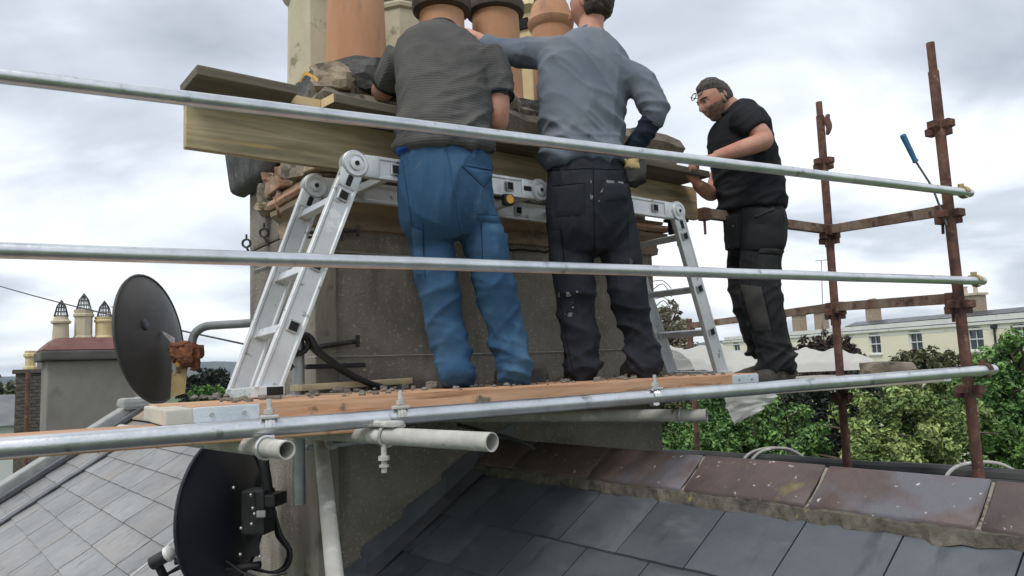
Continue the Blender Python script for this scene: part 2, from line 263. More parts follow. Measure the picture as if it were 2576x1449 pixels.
class B:
    def __init__(s): s.v = []; s.f = []
    def add(s, vs, fs):
        k = len(s.v); s.v += [V(x) for x in vs]; s.f += [[i+k for i in f] for f in fs]; return s
    def box(s, c, d, M=None, jit=0):
        c = V(c); hx, hy, hz = d[0]/2, d[1]/2, d[2]/2
        vs = [c+V((x*hx, y*hy, z*hz)) for x in (-1, 1) for y in (-1, 1) for z in (-1, 1)]
        if jit: vs = [x+V((random.uniform(-jit, jit), random.uniform(-jit, jit), random.uniform(-jit, jit))) for x in vs]
        if M: vs = [M @ x for x in vs]
        return s.add(vs, [(0, 1, 3, 2), (4, 6, 7, 5), (0, 4, 5, 1), (2, 3, 7, 6), (0, 2, 6, 4), (1, 5, 7, 3)])
    def hexa(s, p):   # 8 points: 4 bottom ring, 4 top ring
        return s.add(p, [(3, 2, 1, 0), (4, 5, 6, 7), (0, 1, 5, 4), (1, 2, 6, 5), (2, 3, 7, 6), (3, 0, 4, 7)])
    def tube(s, pts, r, seg=12, cap=True, rin=None):
        pts = [V(p) for p in pts]; rs = r if isinstance(r, (list, tuple)) else [r]*len(pts)
        k = len(s.v); prev = None
        def rings(rs):
            nonlocal prev
            prev = None; st = []
            for i, p in enumerate(pts):
                a = pts[max(0, i-1)]; b = pts[min(len(pts)-1, i+1)]; t = (b-a).normalized()
                if prev is None:
                    x = t.cross(V((0, 0, 1))); x = x.normalized() if x.length > 0.05 else t.cross(V((1, 0, 0))).normalized()
                else: x = (prev - t*prev.dot(t)).normalized()
                prev = x; y = t.cross(x); k0 = len(s.v)
                s.v += [p + (x*math.cos(2*math.pi*j/seg) + y*math.sin(2*math.pi*j/seg))*rs[i] for j in range(seg)]; st.append(k0)
            return st
        A = rings(rs)
        for a, b in zip(A, A[1:]):
            for j in range(seg): s.f.append([a+j, a+(j+1) % seg, b+(j+1) % seg, b+j])
        if rin:
            C = rings([x-rin for x in rs])
            for a, b in zip(C, C[1:]):
                for j in range(seg): s.f.append([b+j, b+(j+1) % seg, a+(j+1) % seg, a+j])
            for j in range(seg):
                s.f.append([A[0]+(j+1) % seg, A[0]+j, C[0]+j, C[0]+(j+1) % seg]); s.f.append([A[-1]+j, A[-1]+(j+1) % seg, C[-1]+(j+1) % seg, C[-1]+j])
        elif cap:
            s.f.append([A[0]+j for j in range(seg)][::-1]); s.f.append([A[-1]+j for j in range(seg)])
        return s
    def lathe(s, prof, seg=24, M=None, rot=0.0, cap=True):
        k = len(s.v)
        for r, z in prof:
            for j in range(seg):
                a = 2*math.pi*j/seg+rot; p = V((r*math.cos(a), r*math.sin(a), z)); s.v.append(M @ p if M else p)
        for i in range(len(prof)-1):
            for j in range(seg):
                a = k+i*seg; b = a+seg; s.f.append([a+j, a+(j+1) % seg, b+(j+1) % seg, b+j])
        if cap:
            s.f.append([k+j for j in range(seg)][::-1]); e = k+(len(prof)-1)*seg; s.f.append([e+j for j in range(seg)])
        return s
    def prism(s, poly, z0, z1, M=None):   # polygon in xy extruded in z
        n = len(poly); vs = [V((x, y, z0)) for x, y in poly]+[V((x, y, z1)) for x, y in poly]
        if M: vs = [M @ x for x in vs]
        return s.add(vs, [list(range(n))[::-1], list(range(n, 2*n))]+[[i, (i+1) % n, n+(i+1) % n, n+i] for i in range(n)])
    def ball(s, c, r, seg=12, rings=8, M=None):
        r = V(r) if not isinstance(r, (int, float)) else V((r, r, r)); k = len(s.v); c = V(c)
        for i in range(rings+1):
            ph = math.pi*i/rings
            for j in range(seg):
                th = 2*math.pi*j/seg; p = V((r.x*math.sin(ph)*math.cos(th), r.y*math.sin(ph)*math.sin(th), r.z*math.cos(ph)))
                s.v.append(c + (M @ p if M else p))
        for i in range(rings):
            for j in range(seg): s.f.append([k+i*seg+j, k+(i+1)*seg+j, k+(i+1)*seg+(j+1) % seg, k+i*seg+(j+1) % seg])
        return s
    def mesh(s, name, mname, smooth=False, bevel=0, angle=35, segs=2, sub=0, rough=0, rscale=8):
        bm = bmesh.new(); vv = [bm.verts.new(x) for x in s.v]
        for f in s.f:
            try: bm.faces.new([vv[i] for i in f])
            except ValueError: pass
        bmesh.ops.remove_doubles(bm, verts=bm.verts, dist=1e-5)
        bmesh.ops.recalc_face_normals(bm, faces=bm.faces)
        if sub: bmesh.ops.subdivide_edges(bm, edges=bm.edges, cuts=sub, use_grid_fill=True)
        if bevel:
            es = [e for e in bm.edges if len(e.link_faces) == 2 and e.calc_face_angle(0) > R_(30)]
            bmesh.ops.bevel(bm, geom=es, offset=bevel, segments=segs, affect='EDGES', profile=0.6)
        if rough:
            o = V((random.random()*50, random.random()*50, 0))
            for v in bm.verts: v.co += noise.noise_vector(v.co*rscale+o)*rough
        me = bpy.data.meshes.new(name); bm.to_mesh(me); bm.free()
        if smooth:
            for p in me.polygons: p.use_smooth = True
            me.set_sharp_from_angle(angle=R_(angle))
        me.materials.append(MATS[mname]); return me
    def build(s, name, mname, parent=None, M=None, smooth=False, bevel=0, **k):
        if M is None and s.v:      # give the mesh an origin at its own base
            lo = V((min(v.x for v in s.v), min(v.y for v in s.v), min(v.z for v in s.v))); hi = V((max(v.x for v in s.v), max(v.y for v in s.v), 0))
            o = V(((lo.x+hi.x)/2, (lo.y+hi.y)/2, lo.z)); s.v = [v-o for v in s.v]; M = Matrix.Translation(o)
        return put(name, s.mesh(name, mname, smooth, bevel, **k), parent, M)

def curve_pts(pts, n=8):
    pts = [V(p) for p in pts]; o = []
    for i in range(len(pts)-1):
        p0 = pts[max(0, i-1)]; p1 = pts[i]; p2 = pts[i+1]; p3 = pts[min(len(pts)-1, i+2)]
        for k in range(n):
            t = k/n; o.append(0.5*((2*p1)+(p2-p0)*t+(2*p0-5*p1+4*p2-p3)*t*t+(3*p1-p0-3*p2+p3)*t**3))
    o.append(pts[-1]); return o
def tubeM(a, b):    # local frame along a->b, length
    d = V(b)-V(a); return fr_dir(V(a), d, V((0, 0, 1)) if abs(d.normalized().z) < 0.9 else V((0, 1, 0))), d.length

# ------------------------------------------------------------------ common frames
CH = R_(37.3)
E1 = V((math.cos(CH), math.sin(CH), 0)); N1 = V((-math.sin(CH), math.cos(CH), 0)); UP = V((0, 0, 1))
CO = V((-0.81383, 3.06071, 0))                      # front left corner of the main stack
def C(u, v, z): return CO + E1*u + N1*v + UP*z
CM = frame(E1, N1, UP, CO)
def U_at(px, py, v): q = PL(px, py, CO+N1*v, N1); return (q-CO).dot(E1), q.z
SW, SD = 2.07, 0.87                                 # stack width and depth
R0 = PZ(1340, 1115, -0.3615); RD = (PZ(2490, 1215, -0.3615)-R0).normalized(); DD = V((RD.y, -RD.x, 0))
RP = R_(32); GROUND = -H
def RF(w, s, h=0):                                   # point on the main slope: w along the ridge, s down the slope, h off the surface
    nrm = (DD*math.sin(RP)+UP*math.cos(RP))
    return R0 + RD*w + (DD*math.cos(RP)-UP*math.sin(RP))*s + nrm*h
SLX = RD; SLY = -(DD*math.cos(RP)-UP*math.sin(RP)); SLN = SLX.cross(SLY)

# ================================================================== SETTING
b = B(); b.lathe([(0.01, 0), (40, 0), (400, 0), (7000, 0)], 48, cap=False)
g = b.build('ground', 'grass', M=Matrix.Translation((0, 0, GROUND))); tag(g, 'flat green land far below the roofs', None, kind='structure')
# far hills: one ridge of heather moor
b = B(); vs = []; fs = []; na = 140
for i in range(na+1):
    a = R_(-70+140*i/na); px = 1288+FPX*math.tan(a) if abs(a) < 1.3 else 0
    hgt = 42+30*noise.noise(V((a*5, 1.7, 0)))+26*math.exp(-((a+0.40)/0.07)**2)+48*math.exp(-((a-0.27)/0.06)**2)
    for k, (rr, hh) in enumerate(((3300, -2), (3600, hgt*0.55), (3950, hgt*0.92), (4300, hgt), (4900, hgt*0.3))):
        j = noise.noise(V((a*22, k*3.1, 5)))*hgt*0.08
        vs.append(V((rr*math.sin(a), rr*math.cos(a), GROUND+hh+9*(hh > 0)+j)))
for i in range(na):
    for k in range(4): fs.append((i*5+k, (i+1)*5+k, (i+1)*5+k+1, i*5+k+1))
b.add(vs, fs); hl = b.build('hills', 'hill', smooth=True, angle=80); tag(hl, 'low blue moorland hills on the skyline', None, kind='structure')

# ------------------------------------------------------------------ the house whose roof carries the stack
wv = (PZ(285, 1033, -0.3615)-R0).dot(RD)             # gable end, far along the ridge
house = thing('terraced_house', 'house roof of grey slates with purple-brown clay ridge tiles under the scaffold', 'house', R0+RD*0.3+UP*(GROUND+0.3615))
HM = frame(-DD, RD, UP, R0)                           # x away from camera side, y along ridge to the near right
tz = math.tan(RP); ex, ez = 4.6, -0.07-4.6*tz
b = B(); bot = GROUND+0.3615
poly = [(-ex+0.3, bot), (-ex+0.3, ez), (0, -0.10), (ex-0.3, ez), (ex-0.3, bot)]
MX = HM @ Matrix(((1, 0, 0, 0), (0, 0, 1, 0), (0, 1, 0, 0), (0, 0, 0, 1)))
b.prism(poly, wv-0.15, 3.6, MX); b.build('wall', 'far_render', house)
def slope(name, sgn, mname, w0, w1, drop=0.055):
    b = B(); p = []
    for dz in (-0.03, 0):
        for (q_, w_) in ((0.0, w0), (0.0, w1), (sgn*ex, w1), (sgn*ex, w0)):
            p.append(HM @ V((q_, w_, -abs(q_)*tz-drop+dz)))
    b.hexa(p); return b.build(name, mname, house)
ns = slope('roof_slope', -1, 'slate_joint', wv, 3.6)
fsl = slope('rear_slope', 1, 'slate_dark', wv, 3.6)
# slates
def slate_mesh(wd, ln, th=0.011):
    b = B(); n = 5; top = []; jit = 0.0022
    xs = [-wd/2+wd*i/n for i in range(n+1)]
    for x in xs: top += [V((x, -ln/2+random.uniform(-jit, jit), th)), V((x, ln/2, th))]
    vs = top+[V((v.x, v.y, 0)) for v in top]; k = len(top); f = []
    for i in range(n):
        a = 2*i; f += [(a, a+2, a+3, a+1), (k+a+1, k+a+3, k+a+2, k+a), (a, k+a, k+a+2, a+2)]
    f += [(0, 1, k+1, k), (2*n, k+2*n, k+2*n+1, 2*n+1)]
    return b.add(vs, f)
GA = 0.23
dark_m = [slate_mesh(0.270, GA+0.07).mesh('slate', 'slate_dark') for _ in range(3)]
pale_m = [slate_mesh(0.714, GA+0.07, 0.014).mesh('slate', 'slate_sky_sheen') for _ in range(3)]
def lay_slate(me, w_, s_tail):
    base = RF(w_, s_tail-(GA+0.07)/2, -0.038)
    M = frame(SLX, SLY, SLN, base) @ Matrix.Rotation(-0.046+random.uniform(-0.005, 0.005), 4, 'X') @ Matrix.Rotation(random.uniform(-0.003, 0.003), 4, 'Z')
    # tail edge (local -y) raised
    put('slate', me, ns, M)
J1 = 0.845
for k in range(5):
    st = 0.475+GA*k
    off = J1+0.1375+(0.1375 if k % 2 else 0)
    i = -6
    while True:
        w_ = off+0.275*i; i += 1
        if w_ > 2.75: break
        # keep out of the stack: front face lies near w=-0.29
        if w_+0.135 < -0.31: continue
        lay_slate(random.choice(dark_m), w_, st)
ppos = []
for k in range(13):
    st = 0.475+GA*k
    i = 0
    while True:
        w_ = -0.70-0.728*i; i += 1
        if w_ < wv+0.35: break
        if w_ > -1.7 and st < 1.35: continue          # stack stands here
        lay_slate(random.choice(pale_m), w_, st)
# dark lead strip running up the pale slope
b = B(); wl = (PL(130, 1228, RF(0, 0), SLN)-R0).dot(RD)
b.box((0, 0, 0), (0.13, 3.0, 0.02)); b.build('lead_strip', 'lead', ns, frame(SLX, SLY, SLN, RF(wl, 1.75, -0.005)), bevel=0.006)
# sloping parapet coping at the gable end
b = B(); b.box((0, 0, 0.05), (0.27, 4.4, 0.15)); b.build('gable_coping', 'pale_lead', house, frame(SLX, SLY, SLN, RF(wv, 2.12, 0)), bevel=0.02)
b = B(); b.box((0, 0, 0), (0.36, 0.42, 0.13)); b.build('apex_stone', 'pale_lead', house, frame(RD, -DD, UP, R0+RD*wv+UP*0.07), bevel=0.04, rough=0.02)
b = B(); b.box((0, 0, 0.02), (0.10, 4.2, 0.05)); b.build('verge_flashing', 'lead', house, frame(SLX, SLY, SLN, RF(wv+0.24, 2.1, 0)), bevel=0.01)
# ridge tiles
def ridge_mesh(ln, mname, wing=0.140, th=0.016):
    b = B(); segs = [(-wing, 0), (-0.055, 1), (-0.025, 2), (0, 3), (0.025, 2), (0.055, 1), (wing, 0)]
    prof = []
    for x, _ in segs:
        z = -abs(x)*tz*1.0 + (0.010*math.exp(-(x/0.05)**2)) - 0.012; prof.append((x, z))
    n = len(prof); yy = [-ln/2, -ln/4, 0, ln/4, ln/2]; vs = []; f = []
    for y in yy: vs += [V((x, y, z)) for x, z in prof]+[V((x, y, z-th)) for x, z in prof]
    for j in range(len(yy)-1):
        a = j*2*n; c = a+2*n
        for i in range(n-1):
            f += [(a+i, a+i+1, c+i+1, c+i), (c+n+i, c+n+i+1, a+n+i+1, a+n+i)]
        f += [(a, c, c+n, a+n), (a+n-1, a+2*n-1, c+2*n-1, c+n-1)]
    e = (len(yy)-1)*2*n
    for i in range(n-1): f += [(i, n+i, n+i+1, i+1), (e+i, e+i+1, e+n+i+1, e+n+i)]
    b.add(vs, f); return b.mesh('ridge_tile', mname, bevel=0.004, segs=1, smooth=True, angle=40)
J0 = (PZ(1535, 1132, -0.3615)-R0).dot(RD)
rm = [ridge_mesh(0.445, 'ridge_clay'), ridge_mesh(0.445, 'ridge_clay_lichen')]
for k in range(-2, 6):
    wc = J0+0.457*(k+0.5)
    put('ridge_tile', rm[1 if k in (-1, 1, 3) else 0], house, HM @ Matrix.Translation((random.uniform(-0.003, 0.003), wc, 0.012+random.uniform(-0.003, 0.003))) @ Matrix.Rotation(random.uniform(-0.006, 0.006), 4, 'X'))
    b = B()
    pr = [(x, -abs(x)*tz*1.0+0.012*math.exp(-(x/0.05)**2)+0.004+random.uniform(-0.002, 0.002)) for x in (-0.140, -0.10, -0.055, 0, 0.055, 0.10, 0.140)]
    vs = [V((x, wc+0.2285+s*random.uniform(0.002, 0.008), z-0.011)) for x, z in pr for s in (-1, 1)]+[V((x, wc+0.2285+s*0.008, z-0.03)) for x, z in pr for s in (-1, 1)]
    f = []
    for i in range(6): f += [(2*i, 2*i+1, 2*i+3, 2*i+2), (2*i, 2*i+2, 14+2*i+2, 14+2*i), (2*i+1, 14+2*i+1, 14+2*i+3, 2*i+3)]
    b.add([HM @ v for v in vs], f); b.build('mortar_joint', 'joint_mortar', house, rough=0.002, rscale=40)
# bedding mortar under the near edge of the ridge tiles
b = B(); n = 150
vs = []
for i in range(n+1):
    y = -0.30+3.2*i/n; d = 0.158+0.016*noise.noise(V((y*7, 2, 0)))+0.010*noise.noise(V((y*30, 2, 0)))
    for x, h in ((-0.125, -0.022), (-0.147-0.006*noise.noise(V((y*20, 9, 0))), -0.024), (-d, -0.052)):
        vs.append(HM @ V((x, y, -abs(x)*tz+h+0.014)))
b.add(vs, [(3*i+k, 3*i+k+1, 3*i+k+4, 3*i+k+3) for i in range(n) for k in (0, 1)]); b.build('bedding_mortar', 'mortar', house, rough=0.006, rscale=30)
far_r = ridge_mesh(0.445, 'ridge_far')
w_ = wv+0.45
while w_ < -1.5:
    put('ridge_tile', far_r, house, HM @ Matrix.Translation((0, w_, 0.012))); w_ += 0.457
# lead flashing where the slope meets the stack front
b = B(); n = 5
for i in range(n):
    ua, ub = 1.0-0.2*i, 1.0-0.2*(i+1)-0.02
    def zr(u, v): q_ = C(u, v, 0); return -0.3615-(q_-R0).dot(DD)*tz if (q_-R0).dot(DD) > 0 else -0.3615
    p = [C(ua, -0.10, zr(ua, -0.10)-0.022), C(ub, -0.10, zr(ub, -0.10)-0.022), C(ub, -0.004, zr(ub, 0)-0.018), C(ua, -0.004, zr(ua, 0)-0.018),
         C(ua, -0.008, zr(ua, 0)+0.075-0.01*i), C(ub, -0.008, zr(ub, 0)+0.085)]
    b = B(); b.add(p, [(0, 1, 2, 3), (3, 2, 5, 4)]); b.build('lead_flashing', 'lead', house, rough=0.003, rscale=10)

# ------------------------------------------------------------------ felt roof beyond the ridge
fa, fb = PZ(1500, 1128, -0.78), PZ(2700, 1203, -0.78); fd = (fb-fa).normalized(); fn = V((-fd.y, fd.x, 0))
if fn.y < 0: fn = -fn
ext = thing('rear_extension', 'low rear extension with a dark felt ridge behind the clay ridge tiles', 'building', V((*(fa+fb).xy/2, GROUND)))
FM = frame(fd, fn, UP, fa); L_ = (fb-fa).length
b = B(); b.prism([(0, 0.0), (1.6, -0.6), (1.6, GROUND+0.78), (-0.9, GROUND+0.78), (-0.9, -0.42)], 0, L_, FM @ Matrix(((0, 0, 1, 0), (1, 0, 0, 0), (0, 1, 0, 0), (0, 0, 0, 1)))); b.build('wall', 'felt', ext)
b = B(); b.tube([FM @ V((x, 0, -0.02+0.012*noise.noise(V((x*2, 0, 0))))) for x in [L_*i/30 for i in range(31)]], 0.055, 10); b.build('felt_ridge_roll', 'felt', ext, smooth=True)
for (px, py, s) in ((1885, 1150, 1), (1905, 1151, 0.9), (2385, 1190, 1.1)):
    c0 = PZ(px, py, -0.78); pts = [c0+fn*(-0.22)+UP*(-0.12), c0+fn*(-0.12)+fd*0.03+UP*0.015, c0+fd*0.10*s+UP*0.065, c0+fd*0.24*s+fn*0.10+UP*0.06, c0+fd*0.36*s+fn*0.25+UP*-0.06]
    b = B(); b.tube(curve_pts(pts, 8), 0.011, 8); b.build('overflow_pipe', 'pale_tube', ext, smooth=True)

# ------------------------------------------------------------------ neighbouring stack
def cage(parent, M, r, h, n=12):
    b = B()
    for i in range(n):
        a = 2*math.pi*i/n; p = V((r*math.cos(a), r*math.sin(a), 0)); b.tube([M @ p, M @ V((p.x*0.62, p.y*0.62, h*0.62)), M @ V((0, 0, h))], 0.0065, 4)
    for k in (0.05, 0.3, 0.55): rr = r*(1-k*0.7); b.tube([M @ V((rr*math.cos(2*math.pi*j/12), rr*math.sin(2*math.pi*j/12), h*k)) for j in range(13)], 0.005, 4)
    return b.build('bird_guard', 'wire', parent)
A2 = P(117, 1000, 11.0); A2 = V((A2.x, A2.y, 0))
c2 = thing('chimney_stack', 'grey rendered chimney with a maroon capping and four guarded pots beyond the big dish', 'chimney', A2+UP*(-2.6))
M2 = frame(E1, N1, UP, A2); zc = P(117, 908, 11).z
b = B(); b.box((0.80, 0.45, (zc-2.6)/2), (1.6, 0.9, zc+2.6)); b.build('shaft', 'far_render', c2, M2, bevel=0.02)
b = B(); b.box((0.80, 0.45, zc+0.075), (1.80, 1.10, 0.15)); b.build('cap_band', 'far_cap', c2, M2, bevel=0.03)
b = B(); b.hexa([(-0.10, -0.10, zc+0.151), (1.70, -0.10, zc+0.151), (1.70, 1.0, zc+0.151), (-0.10, 1.0, zc+0.151), (0.10, 0.10, zc+0.35), (1.50, 0.10, zc+0.35), (1.50, 0.8, zc+0.35), (0.10, 0.8, zc+0.35)])
b.build('sloped_capping', 'maroon_cement', c2, M2, bevel=0.06, smooth=True)
for (px, mt, wd, hh, kind) in ((153, 'buff_clay', 0.115, 0.36, 0), (210, 'buff_clay', 0.125, 0.47, 1), (262, 'yellow_clay', 0.125, 0.36, 2), (303, 'old_brick', 0.11, 0.40, 0)):
    u_, _ = 0, 0
    q_ = PL(px, 845, A2+N1*0.4, N1); u_ = (q_-A2).dot(E1); PM = M2 @ Matrix.Translation((u_, 0.42, zc+0.33))
    b = B(); pr = [(wd*1.05, 0), (wd, 0.05), (wd*0.92, hh*0.68), (wd*1.22, hh*0.72), (wd*1.22, hh*0.80), (wd*0.95, hh*0.86), (wd*0.8, hh)] if kind == 0 else [(wd*1.15, 0), (wd*1.15, 0.04), (wd, 0.06), (wd, hh*0.74), (wd*1.18, hh*0.78), (wd*1.18, hh*0.85), (wd*1.02, hh*0.88), (wd*1.12, hh*0.96), (wd*1.12, hh)]
    b.lathe(pr, 8 if kind == 1 else 18, PM); po = b.build('chimney_pot', mt, c2, smooth=True, angle=30)
    cage(po, PM @ Matrix.Translation((0, 0, hh)), wd*0.85, 0.26)
    if kind == 0 and px > 300:
        b = B(); b.lathe([(0.14, hh+0.12), (0.14, hh+0.135)], 14, PM); b.build('pot_cowl', 'white_plastic', po)
b = B(); b.tube([M2 @ V((1.15, -0.07, -0.62)), M2 @ V((2.6, -0.07, -0.53))], 0.03, 8); b.build('overflow_pipe', 'grey_pipe', c2, smooth=True)
# sooty brick stack with cream pots further off
A3 = P(36, 1000, 17); A3 = V((A3.x, A3.y, 0)); c3 = thing('chimney_stack', 'sooty brick chimney with cream pots beside a thin rusty vent pipe', 'chimney', A3+UP*-3.2)
M3 = frame(V((0.97, 0.24, 0)), V((-0.24, 0.97, 0)), UP, A3); z3 = P(60, 938, 17).z
b = B(); b.box((0.40, 0.4, (z3-3.2)/2), (0.78, 0.78, z3+3.2)); b.build('shaft', 'mortar', c3, M3)
bk = [B().box((0, 0, 0), (0.215, 0.02, 0.062)).mesh('brick', 'sooty_brick') for _ in range(1)]
zz_ = z3-0.04; row = 0
while zz_ > -1.25:
    x = 0.015 - (0.11 if row % 2 else 0)
    while x < 0.78:
        if x > -0.03 and x+0.19 < 0.82: put('brick', bk[0], c3, M3 @ Matrix.Translation((x+0.1075, 0.006+random.uniform(-0.003, 0.003), zz_)))
        x += 0.228
    zz_ -= 0.078; row += 1
b = B(); b.box((0.40, 0.4, z3+0.03), (0.9, 0.9, 0.10)); b.build('oversail', 'sooty_brick', c3, M3, bevel=0.02)
for u_ in (0.2, 0.62):
    b = B(); b.lathe([(0.15, 0), (0.15, 0.05), (0.115, 0.07), (0.11, 0.27), (0.15, 0.30), (0.15, 0.36), (0.12, 0.38), (0.13, 0.43)], 8, M3 @ Matrix.Translation((u_, 0.3, z3+0.08))); b.build('chimney_pot', 'yellow_clay', c3, smooth=True, angle=30)
vp0, vp1 = P(71, 935, 15), P(73, 1100, 15)
b = B(); b.tube([V((vp0.x, vp0.y, -2.9)), vp0], 0.045, 8); vp = b.build('vent_pipe', 'rust', smooth=True); tag(vp, 'thin rusty vent pipe standing before the sooty brick chimney', 'pipe')
# roofs and walls of the street at the far left
def far_house(name, label, px, Y, wd, dp, zt, rise, wm, yaw, group='houses beyond the neighbouring chimney'):
    c = P(px, 1000, Y); o = V((c.x, c.y, GROUND)); hh = zt-GROUND
    t = thing(name, label, 'house', o, group); d = V((math.cos(yaw), math.sin(yaw), 0)); M = frame(d, V((-d.y, d.x, 0)), UP, o)
    b = B(); b.box((0, 0, hh/2), (wd, dp, hh)); b.build('wall', wm, t, M)
    b = B(); b.prism([(-dp/2-0.3, 0), (0, rise), (dp/2+0.3, 0)], -wd/2-0.2, wd/2+0.2, M @ Matrix(((0, 0, 1, 0), (1, 0, 0, 0), (0, 1, 0, hh+0.01), (0, 0, 0, 1)))); b.build('roof', 'grey_roof', t)
    for i in range(int(wd/2.4)):
        x = -wd/2+1.3+2.4*i
        wdw = B().box((x, -dp/2-0.01, hh-1.6), (0.9, 0.06, 1.3)).build('window', 'window_white', t, M)
        B().box((x, -dp/2-0.05, hh-1.6), (0.74, 0.03, 1.14)).build('pane', 'glass', wdw, M)
    b = B(); b.box((wd*0.3, 0, hh+rise+0.3), (1.2, 0.6, 1.6)); ck = b.build('chimney', 'far_render', t, M)
    for s in (-0.3, 0.3): B().lathe([(0.15, 0), (0.12, 0.1), (0.11, 0.5), (0.14, 0.55), (0.14, 0.6)], 10, M @ Matrix.Translation((wd*0.3+s, 0, hh+rise+1.1))).build('chimney_pot', 'buff_clay', ck)
    return t
far_house('white_house', 'white rendered house below the sooty brick chimney', 14, 26, 5, 7, -1.3, 0.9, 'white_wall', R_(35))
far_house('grey_house', 'grey house with a slate roof behind the white rendered one', -60, 44, 9, 8, -3.4, 1.6, 'far_render', R_(30))

# ------------------------------------------------------------------ cream building
cr_, cl_ = P(2576, 786, 40), P(2129, 823, 40); zt = cr_.z; cl_ = PZ(2129, 823, zt); 
bd = (cl_-cr_); bd.z = 0; bd.normalize(); bn = V((bd.y, -bd.x, 0))
if bn.y > 0: bn = -bn
O4 = V((cr_.x, cr_.y, 0))-bd*9; L4 = (PL(1822, 848, O4, bn)-O4).dot(bd)
cb_ = thing('cream_building', 'long cream rendered building with arched sash windows and solar panels behind the trees', 'building', O4+bd*L4/2+UP*GROUND)
M4 = frame(bd, -bn, UP, O4)        # x along the front to the left and away, y into the building
wins = []
for (px, py0, py1) in ((2199, 846, 890), (2301, 836, 886), (2451, 829, 878), (2566, 820, 870)):
    a = PL(px, py0, O4, bn); c = PL(px, py1, O4, bn); wins.append(((a-O4).dot(bd), c.z, a.z))
sp = wins[0][0]-wins[1][0]
wins.append((wins[0][0]+sp*1.05, wins[0][1], wins[0][2])); wins.append((wins[3][0]-sp, wins[3][1], wins[3][2])); wins.append(((PL(1853, 880, O4, bn)-O4).dot(bd), 0, 0)); wins.append(((PL(1960, 880, O4, bn)-O4).dot(bd), 0, 0))
WW = 1.08
xs = [0.0]
for x, z0, z1 in sorted(wins): xs += [x-WW/2, x+WW/2]
xs.append(L4); zb = sum(w[1] for w in wins[:6])/6-0.08; ztw = sum(w[2] for w in wins[:6])/6+0.10
b = B()
for i in range(0, len(xs), 2):
    b.box(((xs[i]+xs[i+1])/2, 0.175, (zt-0.5+GROUND)/2), (xs[i+1]-xs[i], 0.35, zt-0.5-GROUND))
b.box((L4/2, 0.18, (zt-0.5+ztw+0.12)/2), (L4-0.01, 0.34, zt-0.5-ztw-0.12)); b.box((L4/2, 0.18, (zb+GROUND)/2), (L4-0.01, 0.34, zb-GROUND))
b.box((L4/2, 5, (zt-0.6+GROUND)/2), (L4-0.02, 9.2, zt-0.6-GROUND))
b.build('wall', 'cream_wall', cb_, M4)
b = B(); b.box((L4/2, 0.1, zt-0.42), (L4+0.2, 0.45, 0.16)); b.box((L4/2, 0.15, zt-0.17), (L4+0.1, 0.35, 0.34)); b.build('cornice', 'cornice_white', cb_, M4)
b = B(); b.box((L4/2, 0.1, zt-0.72), (L4+0.05, 0.24, 0.10)); b.build('string_course', 'cornice_white', cb_, M4)
for x, z0, z1 in wins:
    z0, z1 = zb, ztw
    wdw = thing_w = B(); hw = WW/2
    arc = [(x+hw*math.cos(math.pi*i/8), z1-0.10+0.2*math.sin(math.pi*i/8)) for i in range(9)]
    inn = [(x+(hw-0.07)*math.cos(math.pi*i/8), z1-0.12+0.15*math.sin(math.pi*i/8)) for i in range(9)]
    po_ = [(x-hw, z0)]+[(x+hw, z0)]+arc; pi_ = [(x-hw+0.07, z0+0.08)]+[(x+hw-0.07, z0+0.08)]+inn
    n = len(po_); vs = [V((p[0], yy, p[1])) for yy in (0.10, 0.18) for p in po_+pi_]; f = []
    for i in range(n):
        j = (i+1) % n; f += [(i, j, n+j, n+i), (n+i, n+j, 3*n+j, 3*n+i)]
    wdw.add(vs, f); zm = (z0+z1)/2
    wdw.box((x, 0.12, zm), (WW-0.12, 0.05, 0.06)); wdw.box((x, 0.13, (z0+z1)/2), (0.03, 0.04, z1-z0-0.1)); 
    wo = wdw.build('window', 'window_white', cb_, M4)
    B().box((x, 0.2, (z0+z1)/2+0.02), (WW-0.1, 0.02, z1-z0+0.12)).build('pane', 'glass', wo, M4)
    B().box((x, 0.05, z0-0.06), (WW+0.2, 0.30, 0.09)).build('sill', 'cornice_white', wo, M4)
    vs = [V((x+s*math.cos(math.pi*i/10), 0.02, z1-0.10+(0.2 if s == hw else 0.36)*math.sin(math.pi*i/10)*1.0)) for i in range(11) for s in (hw, hw+0.001)]
# cream spandrels round the arched heads
for x, z0, z1 in wins:
    hw = WW/2; b = B()
    for i in range(8):
        a0, a1 = math.pi*i/8, math.pi*(i+1)/8
        b.add([V((x+hw*math.cos(a0), 0.02, ztw-0.10+0.2*math.sin(a0))), V((x+hw*math.cos(a1), 0.02, ztw-0.10+0.2*math.sin(a1))), V((x+hw*math.cos(a1), 0.02, ztw+0.13)), V((x+hw*math.cos(a0), 0.02, ztw+0.13))], [(0, 1, 2, 3)])
    b.build('arch_spandrel', 'cream_wall', cb_, M4)
b = B(); b.prism([(-0.15, 0), (4.5, 0.45), (9.4, 0)], 0, L4, M4 @ Matrix(((0, 0, 1, 0), (1, 0, 0, 0), (0, 1, 0, zt-0.3), (0, 0, 0, 1)))); b.build('roof', 'grey_roof', cb_)
s0 = (PL(2112, 815, O4, bn)-O4).dot(bd); i = 0; x = s0
while x > 0.5:
    b = B(); b.box((0, 0, 0), (1.62, 1.05, 0.05)); b.build('solar_panel', 'solar', cb_, M4 @ Matrix.Translation((x-0.85, 0.9, zt+0.20)) @ Matrix.Rotation(0.30, 4, 'X'), bevel=0.008, segs=1); x -= 1.66
